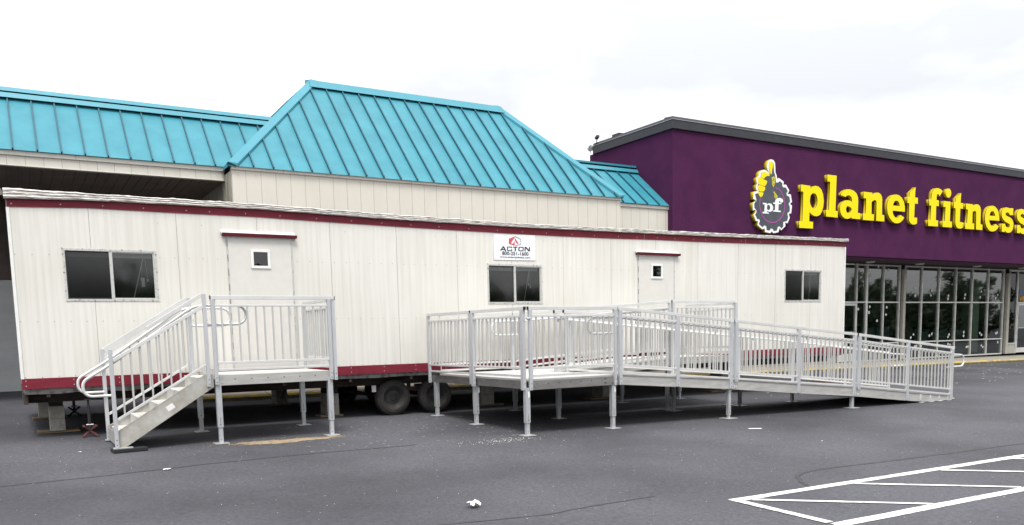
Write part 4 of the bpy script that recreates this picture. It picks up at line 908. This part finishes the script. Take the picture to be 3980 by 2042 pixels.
# ================================================================== ALUMINIUM STAIR PLATFORM AND RAMP
BAL = {}
OVER = {}
def bal(panel, root, p, q, wd=.021):
    """one square baluster; only the first hundred of a thing are parts of their own"""
    BAL[root.name] = BAL.get(root.name, 0)+1
    if BAL[root.name] <= 100:
        b = B(); b.bar(p, q, wd, wd, up=(0,1,0)); build('baluster', b, M['picket'], panel)
    else:
        OVER.setdefault(root.name, B()).bar(p, q, wd, wd, up=(0,1,0))
def post(root, x, y, z0, z1, wx=.05, wy=.05, bolts=True):
    b = B(); b.box(x-wx/2,x+wx/2,y-wy/2,y+wy/2,z0,z1)
    if bolts:
        for z in (z0+.035, z0+.10): b.dot_y(x, y-wy/2-.003, z, .009, 1, 8)
    return build('rail_post', b, [M['alu post'], M['screw']], root, bevel=.004)
def panel(root, p0, p1, zt0, zt1, n, top=True, ends=True, cap0=False, cap1=False, over=(.0,.0), toph=.05, hb=.945):
    """guard rail panel between plan points p0,p1, top rail heights zt0,zt1"""
    p0 = Vector((p0[0],p0[1],0)); p1 = Vector((p1[0],p1[1],0)); t = (p1-p0).normalized(); L = (p1-p0).length
    P = lambda s, dz: (p0+(p1-p0)*(s/L))+Vector((0,0,zt0+(zt1-zt0)*s/L+dz))
    b = B()
    b.bar(P(-over[0],-toph/2), P(L+over[1],-toph/2), .045, toph)
    b.bar(P(.025,-.141), P(L-.025,-.141), .03, .032)
    b.bar(P(.025,-hb+.017), P(L-.025,-hb+.017), .03, .035)
    b.bar(P(.025,-1.045), P(L-.025,-1.045), .012, .035)
    for s_ in (.034, L-.034): b.bar(P(s_,-.012), P(s_,-1.055), .014, .016, up=(0,1,0))
    for c, s0, s1 in ((cap0,-over[0]-.012,-over[0]-.001),(cap1,L+over[1]+.001,L+over[1]+.012)):
        if c: b.bar(P(s0,-toph/2), P(s1,-toph/2), .047, toph+.002, 1)
    o = build('railing_panel', b, [M['alu'], M['black']], root, bevel=.003)
    for k in range(1, n+1):
        s = L*k/(n+1); bal(o, root, P(s,-.157), P(s,-hb+.034))
    return o
def leg(root, x, y, zt, size=.076, frac=.27, plate=.10, mt='galv', slot=True):
    g = gz(x, y)+.005; b = B(); zb = g+(zt-g)*frac
    h = size/2; b.box(x-h,x+h,y-h,y+h,zb,zt)
    if slot and zt-zb > .2:
        b.box(x-.004,x+.004,y-h-.0015,y-h,zb+.03,zb+.14,1); b.dot_y(x, y-h-.003, zb+.04, .012, 1, 8)
    o = build('leg', b, [M[mt], M['screw']], root, bevel=.004)
    h2 = h-.009; b = B(); b.box(x-h2,x+h2,y-h2,y+h2,g+.011,zb+.05); b.dot_y(x, y-h2-.002, g+.06, .008, 1, 8); build('inner_leg', b, [M[mt], M['screw']], o)
    b = B(); b.box(x-plate,x+plate,y-plate,y+plate,g,g+.010); build('base_plate', b, M[mt], o)
    return o
def round_rail(root, pts, r=.019):
    b = B(); b.tube(pts, r, 12); return build('handrail', b, M['alu'], root)
def arc(c, r, a0, a1, n=8, y=None):
    return [(c[0]+r*math.cos(a0+(a1-a0)*k/n), y if y is not None else c[1], c[2]+r*math.sin(a0+(a1-a0)*k/n)) for k in range(n+1)]
def beam_x(b, x0, x1, y, zb0, zt0, zb1, zt1, s):   # channel beam along x, s=-1 faces the camera
    b.slope(x0,x1,min(y,y+.008*s),max(y,y+.008*s),zb0,zt0,zb1,zt1)
    ya, yc = sorted((y+.012*s, y-.03*s))
    b.slope(x0,x1,ya,yc,zt0+.0005,zt0+.010,zt1+.0005,zt1+.010)
    b.slope(x0,x1,ya,yc,zb0-.010,zb0-.0005,zb1-.010,zb1-.0005)

# ---- left platform and stairs
sp = thing('stair_platform', 'small square aluminium landing with a flight of stairs at the left trailer door', 'steps', (3.2, -1.0, 0))
x0, x1, y0, y1, zf = 2.345, 4.125, -1.765, -.28, .985
b = B(); k = 0; yy = y0+.02
while yy < y1-.02:
    c = min(yy+.148, y1-.01); b.box(x0+.04,x1-.04,yy,c,zf-.03,zf); yy += .150
build('deck', b, M['alu deck'], sp)
b = B()
b.box(x0+.05,x1-.05,y0-.008,y0,zf-.133,zf-.006); b.box(x0+.05,x1-.05,y0-.012,y0+.028,zf-.143,zf-.134)
b.box(x0+.05,x1-.05,y1,y1+.008,zf-.133,zf-.006); b.box(x0+.01,x0+.018,y0+.01,y1-.01,zf-.133,zf-.006); b.box(x1-.018,x1-.01,y0+.01,y1-.01,zf-.133,zf-.006)
for k in range(4): b.box(x0+.03,x1-.03,y0+.3+.3*k,y0+.34+.3*k,zf-.12,zf-.031)
for k in range(7): b.dot_y(x0+.28+.235*k, y0-.010, zf-.06, .009, 1, 8)
for x in (x0+.10, x1-.12):
    for z in (zf-.045, zf-.105): b.dot_y(x, y0-.012, z, .012, 2, 8)
build('deck_frame', b, [M['alu beam'], M['black'], M['shine']], sp)
for (x, y) in ((2.39,-1.74),(4.03,-1.74),(4.03,-.30),(2.39,-.30)): leg(sp, x, y, zf-.134 if y > -1 else zf-.10)
post(sp, 2.37, y0-.02, .855, 2.055); post(sp, 4.05, y0-.02, .855, 2.055, .05); post(sp, 4.12, y0-.005, .845, 2.06, .05, .06)
post(sp, 4.11, -.32, .855, 2.05); 
panel(sp, (2.37,y0-.02), (4.05,y0-.02), 2.108, 2.108, 13, cap0=True, cap1=True, over=(.02,.085), toph=.053, hb=.962)
panel(sp, (4.12,y0+.03), (4.12,-.34), 2.085, 2.085, 11, cap1=False, toph=.05, hb=.93)
# stairs
YA, YB = -1.765, -.66
def stringer(y, s):
    b = B()
    pts = [(1.03,.065),(1.135,.065),(2.33,.825),(2.33,1.0),(2.22,1.0),(1.055,.285),(1.03,.285)]
    f = [(px, y, pz) for px, pz in pts]; g = [(px, y+.008*s, pz) for px, pz in pts]
    b.face(f); b.face(g)
    for i in range(len(f)): b.face([f[i], f[(i+1)%len(f)], g[(i+1)%len(g)], g[i]])
    b.bar((1.055,y+.02*s,.285),(2.22,y+.02*s,1.0),.045,.008)
    o = build('stringer', b, mat('scuffed aluminium stringer', (.52,.51,.48), .5, .35, col2=(.36,.34,.29), scale=4), sp)
    if s > 0:
        b = B(); c = Vector((1.735,y-.0025,.575)); u = Vector((.045,0,.028)); v = Vector((-.02,0,.032))
        b.face([c-u-v, c+u-v, c+u+v, c-u+v]); build('paper_label', b, M['paper'], o)
stringer(YA, 1); stringer(YB, -1)
for k in range(5):
    x = 1.07+.262*k; z = .275+.172*k-.0
    b = B()
    for j in range(4): b.box(x+.071*j, x+.071*j+.067, YA+.012, YB-.012, z-.028, z)
    b.box(x, x+.012, YA+.012, YB-.012, z-.06, z-.029); b.box(x+.262, x+.268, YA+.012, YB-.012, z, z+.11)
    build('tread', b, M['alu deck'], sp)
b = B(); b.box(1.03,1.036,YA+.012,YB-.012,.08,.26); build('riser', b, M['alu beam'], sp)
for y in (YA-.03, YB+.03):
    post(sp, 1.03, y, .075, 1.395, .05, .05); post(sp, 2.26, y, .835, 2.135, .05, .05)
    b = B(); b.box(.98,1.22,y-.06,y+.06,.062,.072); build('base_plate', b, M['galv'], sp)
    lo, hi = (1.03, 1.23), (2.26, 1.965); b = B(); sl = (hi[1]-lo[1])/(hi[0]-lo[0])
    b.bar((1.055,y,lo[1]+.01),(2.235,y,hi[1]-.01),.045,.045)
    b.bar((1.055,y,1.395-.03),(2.235,y,2.135-.035),.012,.09) if y > -1 else b.bar((1.5,y,1.66),(2.235,y,2.12),.012,.05)
    b.bar((1.055,y,.445),(2.235,y,1.14),.03,.034)
    o = build('stair_railing', b, M['alu'], sp, bevel=.003)
    for k in range(1, 10):
        x = 1.03+1.23*k/10; t = (x-1.055)/(2.235-1.055)
        bal(o, sp, (x,y,.46+t*.695), (x,y,lo[1]-.01+t*(hi[1]-lo[1]-.02)))
for y in (YA+.045, YB-.045):
    L = [(1.01,y,.775)] + arc((.79,y,.885), .11, -PI/2, -PI, 6) + arc((.80,y,.91), .12, PI, PI-PI*.33, 5)
    L += [(1.05,y,1.205),(1.5,y,1.52),(2.0,y,1.872),(2.12,y,1.944),(2.25,y,1.972),(2.6,y,1.972)] + arc((2.71,y,1.84), .132, PI/2, -PI/2, 10) + [(2.5,y,1.708),(2.28,y,1.708)]
    round_rail(sp, L, .0195)
b = B(); z = gz(1.2,-1.8)+.004
b.hexa([(.97,-1.93,z),(1.40,-1.88,z),(1.37,-1.66,z),(.95,-1.70,z),(.97,-1.93,z+.045),(1.40,-1.88,z+.045),(1.37,-1.66,z+.045),(.95,-1.70,z+.045)])
tag(build('rubber_pad', b, M['mat'], bevel=.004), 'black rubber pad under the foot of the left stairs', 'pad')

# ---- switchback ramp
rm = thing('access_ramp', 'long aluminium wheelchair ramp with landings and picket railings before the trailer', 'ramp', (10, -1.8, -.05))
YF, YI, YN, YK = -3.34, -1.86, -1.72, -.24
ZD = .79
# lower landing
def decking(name, x0, x1, y0, y1, z0, z1, along='y', n=10):
    b = B()
    if along == 'x':
        for k in range(n):
            a = y0+(y1-y0)*k/n; c = y0+(y1-y0)*(k+1)/n-.003; b.slope(x0,x1,a,c,z0-.03,z0,z1-.03,z1)
    else:
        for k in range(n):
            a = x0+(x1-x0)*k/n; c = x0+(x1-x0)*(k+1)/n-.003; f = lambda x: z0+(z1-z0)*(x-x0)/(x1-x0)
            b.slope(a,c,y0,y1,f(a)-.03,f(a),f(c)-.03,f(c))
    return build(name, b, M['alu deck'], rm)
decking('landing_deck', 6.61, 8.28, YF+.03, YK-.02, ZD, ZD, 'x', 20)
b = B()
b.box(6.62,8.27,YF-.008,YF,.64,.765); b.box(6.62,8.27,YF-.014,YF+.03,.629,.639); b.box(6.62,8.27,YK,YK+.008,.64,.765)
b.hexa([(6.59,YF+.06,.64),(6.598,YF+.06,.64),(6.508,-.16,.64),(6.50,-.16,.64),(6.59,YF+.06,.765),(6.598,YF+.06,.765),(6.508,-.16,.765),(6.50,-.16,.765)]); b.box(8.28,8.288,YF+.03,YK,.64,.765)
for k in range(9): b.box(6.6,8.27,YF+.3+.33*k,YF+.34+.33*k,.65,.759)
for k in range(7): b.dot_y(6.76+.205*k, YF-.010, .715, .009, 1, 8)
for x in (6.64, 8.05, 8.07): 
    for z in (.67,.735): b.dot_y(x, YF-.011, z, .010, 1, 8)
build('landing_frame', b, [M['landing beam'], M['black']], rm)
for (x, y) in ((6.59,YF+.03),(6.555,-1.74),(6.54,-.26),(8.235,YF+.03),(8.22,-1.76),(8.22,-.26)): leg(rm, x, y, .66 if y < -3 else .64)
post(rm, 6.638, YF-.02, .625, 1.84, .05, .05); post(rm, 6.555, YF+.06, .625, 1.85, .05, .085)
post(rm, 6.50, -1.775, .625, 1.85, .045, .085); post(rm, 6.50, -1.69, .66, 1.845, .04, .05); post(rm, 6.47, -.14, .625, 1.84, .05, .05)
post(rm, 8.25, YF-.02, .625, 1.84, .05, .05); post(rm, 8.355, YF-.02, .625, 1.835, .06, .055)
panel(rm, (6.638,YF-.02), (8.25,YF-.02), 1.888, 1.888, 13, cap0=True, over=(.03,.05))
panel(rm, (6.50,-1.76), (6.555,YF+.03), 1.888, 1.888, 12, cap1=True, over=(.0,.03))
panel(rm, (6.47,-.14), (6.50,-1.69), 1.885, 1.885, 11, cap1=True, over=(.02,.02))
b = B(); b.box(6.55,6.62,YF-.05,YF-.044,1.70,1.715); b.tube([(6.56,YF-.048,1.708),(6.62,YF-.048,1.708)], .018, 8); build('rail_clamp', b, M['alu post'], rm)
for x, y in ((6.60,YF-.012),(6.585,-1.79),(8.25,YF-.012)):
    b = B(); b.face([(x-.02,y-.004,.60),(x+.014,y-.004,.615),(x+.018,y-.004,.53),(x-.012,y-.004,.50)]); build('torn_label', b, M['paper'], rm)
# back rail of the lower landing and inner ramp along the trailer
post(rm, 8.2, YK, .64, 1.84)
panel(rm, (6.62,YK), (8.19,YK), 1.888, 1.888, 11)
# posts between the two lanes
post(rm, 8.20, YN, .64, 1.84); post(rm, 8.34, YI, .64, 1.83)
# outer ramp
RT = [(8.34,1.882),(10.90,1.656),(14.32,1.352),(17.63,.998)]
def lin(P, x):
    for (a,za),(c,zc) in zip(P, P[1:]):
        if x <= c: return za+(zc-za)*(x-a)/(c-a)
    return P[-1][1]
BT = [(8.36,.782),(10.77,.597),(12.54,.431),(14.44,.261),(15.93,.092),(17.57,-.080)]
BBt = [(8.36,.637),(10.77,.439),(12.54,.268),(14.44,.094),(15.94,-.074),(16.61,-.137),(17.57,-.150)]
px_ = [8.355, 9.585, 10.835, 10.965, 12.60, 14.225, 14.375, 15.955, 17.53]
for (ya, first) in ((YF-.02, True), (YI+.02, False)):
    s = -1 if first else 1
    for i, x in enumerate(px_):
        if i == 0: continue
        zb = lin(BBt, x)-.0
        w2 = .075 if first else .05
        post(rm, x, ya, zb+.0 if i not in (3,6) else zb+.13, lin(RT, x)-.045, w2, .05)
    seg = [(8.355,9.585,9),(9.585,10.835,9),(10.965,12.60,13),(12.60,14.225,12),(14.375,15.955,12),(15.955,17.53,12)]
    for i, (a, c, n_) in enumerate(seg):
        panel(rm, (a,ya), (c,ya), lin(RT,a), lin(RT,c), n_, over=(.0 if i % 2 else .055, .055 if i % 2 else .0), cap0=(i in (0,2,4)), hb=.95)
    if first:
        b = B()
        for (a, c) in zip(sorted(set([p[0] for p in BT]+[p[0] for p in BBt])), sorted(set([p[0] for p in BT]+[p[0] for p in BBt]))[1:]):
            for y in (YF, YI):
                ss = -1 if y == YF else 1
                za, zc = lin(BT,a), lin(BT,c); la, lc = lin(BBt,a), lin(BBt,c)
                b.slope(a,c,min(y,y+.008*ss),max(y,y+.008*ss),la,za,lc,zc)
                ya_, yb_ = sorted((y+.022*ss, y-.03*ss)); b.slope(a,c,ya_,yb_,za+.001,za+.016,zc+.001,zc+.016)
                b.slope(a,c,ya_,yb_,la-.010,la-.001,lc-.010,lc-.001)
        for x in (9.585,10.965,12.6,14.375,15.955,16.45,16.8,17.12,17.45):
            b.slope(x-.028,x+.028,YF-.016,YF-.009,lin(BBt,x)+.012,lin(BT,x)-.008,lin(BBt,x)+.012,lin(BT,x)-.008,2)
            for z in (.03,.09): b.dot_y(x, YF-.019, lin(BBt,x)+z*(.8 if x < 16 else .5), .009, 1, 8)
        for k in range(28): x = 8.5+.33*k; b.slope(x,x+.04,YF+.01,YI-.01,lin(BT,x)-.08,lin(BT,x)-.012,lin(BT,x)-.08,lin(BT,x)-.012)
        for x in (16.45,16.8,17.12,17.45): b.box(x-.06,x+.07,YF-.06,YF-.01,gz(x,YF)+.004,gz(x,YF)+.012,2)
        b.box(17.50,17.66,YF-.03,YI+.02,gz(17.5,-2.5)+.003,gz(17.5,-2.5)+.02,2)
        build('ramp_frame', b, [M['alu beam'], M['black'], M['alu']], rm)
b = B()
for i in range(58):
    a = 8.29+.16*i; c = a+.157; b.slope(a,c,YF+.03,YI-.03,lin(BT,a)-.012,lin(BT,a)+.012,lin(BT,c)-.012,lin(BT,c)+.012)
build('ramp_deck', b, M['alu deck'], rm)
for x, y in ((10.84,YF+.03),(14.24,YF+.03),(10.82,YI-.03),(14.16,YI-.03),(12.60,YI-.03)):
    leg(rm, x, y, lin(BBt,x)-.012, .06, .12, .115)
# inner ramp rising to the upper landing
ZU = .955; UT = 2.068
IT = lambda x: 1.888+(UT-1.888)*(x-8.2)/(10.9-8.2)
ID = lambda x: ZD+(ZU-ZD)*(x-8.28)/(10.9-8.28)
b = B()
for i in range(17):
    a = 8.29+.154*i; c = a+.151; b.slope(a,c,YN+.03,YK-.03,ID(a)-.03,ID(a),ID(c)-.03,ID(c))
build('ramp_deck', b, M['alu deck'], rm)
b = B()
for y, s in ((YN,-1),(YK,1)):
    b.slope(8.29,10.88,min(y,y+.008*s),max(y,y+.008*s),ID(8.29)-.16,ID(8.29)-.02,ID(10.88)-.16,ID(10.88)-.02)
    ya_, yb_ = sorted((y+.022*s,y-.03*s)); b.slope(8.29,10.88,ya_,yb_,ID(8.29)-.018,ID(8.29)-.003,ID(10.88)-.018,ID(10.88)-.003)
b.box(10.92,12.62,YN-.008,YN,ZU-.13,ZU-.005); b.box(10.92,12.62,YK,YK+.008,ZU-.13,ZU-.005); b.box(12.612,12.62,YN+.01,YK-.01,ZU-.13,ZU-.005); b.box(10.90,10.908,YN+.01,YK-.01,ZU-.13,ZU-.005)
for k in range(9): b.dot_y(11.05+.18*k, YN-.010, ZU-.06, .008, 1, 8)
build('ramp_frame', b, [M['alu beam'], M['black']], rm)
decking('landing_deck', 10.92, 12.61, YN+.03, YK-.02, ZU, ZU, 'x', 10)
for x, y in ((10.86,-1.66),(12.58,-1.62),(10.93,-.16),(12.57,-.13)): leg(rm, x, y, ZU-.131, .06, .2, .105)
post(rm, 9.55, YN, ID(9.55)-.16, IT(9.55)-.045); post(rm, 10.86, YN, .80, UT-.045); post(rm, 10.95, YN, .80, UT-.045)
post(rm, 12.625, YN, .80, UT-.045, .05, .06); post(rm, 12.63, YK-.05, .80, UT-.05); post(rm, 9.55, YK, ID(9.55)-.16, IT(9.55)-.045); post(rm, 10.83, YK, .80, IT(10.83)-.045)
panel(rm, (8.2,YN), (9.55,YN), IT(8.2), IT(9.55), 10, cap0=True, over=(.02,0)); panel(rm, (9.55,YN), (10.86,YN), IT(9.55), IT(10.86), 10, over=(0,.03))
panel(rm, (10.95,YN), (12.6,YN), UT, UT, 13, cap0=True, over=(.03,.03)); panel(rm, (12.63,YN+.04), (12.63,YK-.05), UT-.03, UT-.03, 11)
panel(rm, (8.2,YK), (9.55,YK), IT(8.2), IT(9.55), 10, cap0=True); panel(rm, (9.55,YK), (10.83,YK), IT(9.55), IT(10.83), 10)
# round handrails
def hand(ya, x0, x1, f, l0, l1, drop=.165):
    z0 = f(x0)-drop; z1 = f(x1)-drop; P = []
    r = .127
    if l0: P += [(x0+.0,ya,z0-2*r)]+list(reversed(arc((x0-l0+r,ya,z0-r), r, PI/2, PI*1.5, 10)))
    n_ = 8
    for k in range(n_+1): x = x0+(x1-x0)*k/n_; P.append((x,ya,f(x)-drop))
    if l1: P += arc((x1+l1-r,ya,z1-r-.03), r, PI/2, -PI/2, 10)+[(x1-.02,ya,z1-2*r-.03)]
    round_rail(rm, P, .019)
    b = B(); k = 0
    for x in (x0+.06, (x0+x1)/2, x1-.06): b.box(x-.015,x+.015,min(ya,ya),ya+.012,f(x)-drop-.05,f(x)-drop-.018)
    build('handrail_bracket', b, M['alu post'], rm)
F = lambda x: lin(RT, x)
hand(YF+.07, 8.33, 17.53, F, .56, .60, .168); hand(YI-.07, 8.33, 17.53, F, 0, .60, .175)
hand(YN+.07, 8.25, 10.85, IT, 0, .0, .168); hand(YK-.09, 8.25, 10.80, IT, .56, .35, .168)
for rn, bb in OVER.items():
    o = build('balusters', bb, M['picket'], bpy.data.objects[rn]); o['kind'] = 'stuff'

# ================================================================== LITTER, GRIT, WEEDS
def paper(x, y, s, label, crum=.0, a=0.0, asp=.5):
    b = B(); n_ = 5 if crum else 2; g = {}
    for i in range(n_+1):
        for j in range(n_+1):
            u = (i/n_-.5)*s; v = (j/n_-.5)*s*asp; px = x+u*math.cos(a)-v*math.sin(a)+random.uniform(-1,1)*crum*.25; py = y+u*math.sin(a)+v*math.cos(a)+random.uniform(-1,1)*crum*.25
            g[i,j] = (px,py,gz(px,py)+.008+random.uniform(0,1)*crum)
    for i in range(n_):
        for j in range(n_): b.face([g[i,j],g[i+1,j],g[i+1,j+1],g[i,j+1]])
    return tag(build('litter_paper', b, M['paper']), label, 'litter')
paper(1.39,-3.54,.085,'small white paper scrap on the asphalt below the left stairs', .012, -.2)
paper(10.2,-4.53,.22,'flat white paper strip on the asphalt in front of the long ramp', 0, -.45, .35)
paper(3.6,-7.12,.125,'crumpled white paper wad at the bottom of the photo', .06, .3, .8)
paper(.593,-1.57,.035,'tiny white paper bit on the asphalt left of the stair foot', .01, .4)
paper(10.0,-6.0,.03,'tiny pale scrap on open asphalt right of centre', .006, .2)
b = B()
def chip(b, x, y, s):
    z = gz(x, y)+.004; q = []
    a0 = random.random()*6
    for k in range(4): q.append((x+s*math.cos(a0+k*1.6)*random.uniform(.6,1.2), y+s*math.sin(a0+k*1.6)*random.uniform(.6,1.2), z))
    t = (x, y, z+s*.8)
    for k in range(4): b.face([q[k], q[(k+1)%4], t])
for k in range(200):
    a = random.gauss(0, .36); c = random.gauss(0, .14); chip(b, 6.25+a-.2, -3.55+c, random.uniform(.003,.0085))
for k in range(1900):
    x = random.uniform(-1, 20); y = random.uniform(-11, 3.9); chip(b, x, y, random.uniform(.002,.0055))
for k in range(110):
    x = random.uniform(3.2, 7.5); y = random.uniform(-3.2, -.3); s = random.uniform(.012,.03); z = gz(x,y)+.004
    b.face([(x-s,y-.005,z),(x+s,y-.004,z),(x+s*.9,y+.005,z),(x-s*.8,y+.006,z)])
for k in range(140):
    x = random.uniform(14, 34); y = random.uniform(-1, 4); s = random.uniform(.02,.07); z = gz(x,y)+.004
    b.face([(x-s,y-.02,z),(x+s,y-.016,z),(x+s*.9,y+.02,z),(x-s*.8,y+.022,z)])
kind(build('white_grit', b, M['grit']), 'stuff')
b = B()
for k in range(1500):
    x = random.uniform(-1, 16); y = random.uniform(-11, -1); chip(b, x, y, random.uniform(.002,.007))
kind(build('dark_grit', b, M['tar']), 'stuff')
b = B(); n_ = 40; ring = []
for k in range(n_):
    t = 2*PI*k/n_; r = 1+.22*math.sin(3*t+1)+.12*math.sin(7*t)+random.uniform(-.22,.22)
    x = 3.22+.72*r*math.cos(t); y = -1.93+.17*r*math.sin(t); ring.append((x,y,gz(x,y)+.003))
c = (3.2,-1.93,gz(3.2,-1.93)+.012)
for k in range(n_): b.face([ring[k], ring[(k+1)%n_], c])
for k in range(260):
    x = random.gauss(3.25,.5); y = random.gauss(-1.93,.12); chip(b, x, y, random.uniform(.004,.011))
kind(build('spilled_sand', b, M['sand']), 'stuff')
b = B()
for cx, n_ in ((27.3,60),(28.3,50),(29.0,30),(31.0,16),(21.5,14),(35.0,14),(20.0,10)):
    for k in range(n_):
        x = cx+random.gauss(0,.35); y = 4.38+random.uniform(-.05,.02); z = gz(x,y); h = random.uniform(.03,.13); dx = random.uniform(-.05,.05)
        b.face([(x-.008,y,z),(x+.008,y,z),(x+dx,y+random.uniform(-.04,.04),z+h)])
kind(build('kerb_weeds', b, M['weed']), 'stuff')
b = B()
for k in range(70):
    x = 19.1+random.gauss(0,.22); y = 1.4+random.gauss(0,.16); z = gz(x,y)+random.uniform(.005,.05); s = random.uniform(.02,.04)
    b.face([(x-s,y-s,z),(x+s,y-s*.5,z+.01),(x+s*.8,y+s,z+.02),(x-s*.6,y+s,z)])
kind(build('dry_leaves', b, M['leaf litter']), 'stuff')

# ================================================================== TREE LINE ACROSS THE LOT (seen mirrored in the glass)
b = B()
def tree(b, x, y, h, r):
    g = gz(x, y)
    for k in range(6):
        a0, a1 = 2*PI*k/6, 2*PI*(k+1)/6
        b.face([(x+.25*math.cos(a0),y+.25*math.sin(a0),g),(x+.25*math.cos(a1),y+.25*math.sin(a1),g),(x+.08*math.cos(a1),y+.08*math.sin(a1),g+h*.7),(x+.08*math.cos(a0),y+.08*math.sin(a0),g+h*.7)], 1)
    cl = [(x+random.gauss(0,r*.42), y+random.gauss(0,r*.42), g+h*random.uniform(.12,.9), r*random.uniform(.3,.5)) for _ in range(13)]
    for (cx,cy,cz,cr_) in cl:
        for _ in range(95):
            v = Vector((random.gauss(0,1),random.gauss(0,1),random.gauss(0,1))).normalized()*cr_*random.uniform(.6,1.1); c = Vector((cx,cy,cz))+v
            s = random.uniform(.2,.42); u = Vector((random.gauss(0,1),random.gauss(0,1),random.gauss(0,1))).normalized(); w2 = u.cross(v).normalized()
            b.face([c-u*s-w2*s*.5, c+u*s-w2*s*.5, c+u*s*.7+w2*s*.6, c-u*s*.8+w2*s*.5], 0)
for k in range(56):
    x = -26+3.5*k+random.uniform(-1.2,1.2); tree(b, x, -62+random.uniform(-5,4), random.uniform(6.5,13.5), random.uniform(3.0,4.4))
for k in range(50):
    x = -26+4*k+random.uniform(-1.2,1.2); tree(b, x, -74+random.uniform(-3,3), random.uniform(6.5,10), random.uniform(4.0,5.4))
kind(build('distant_trees', b, [M['leaf'], M['bark']]), 'stuff')
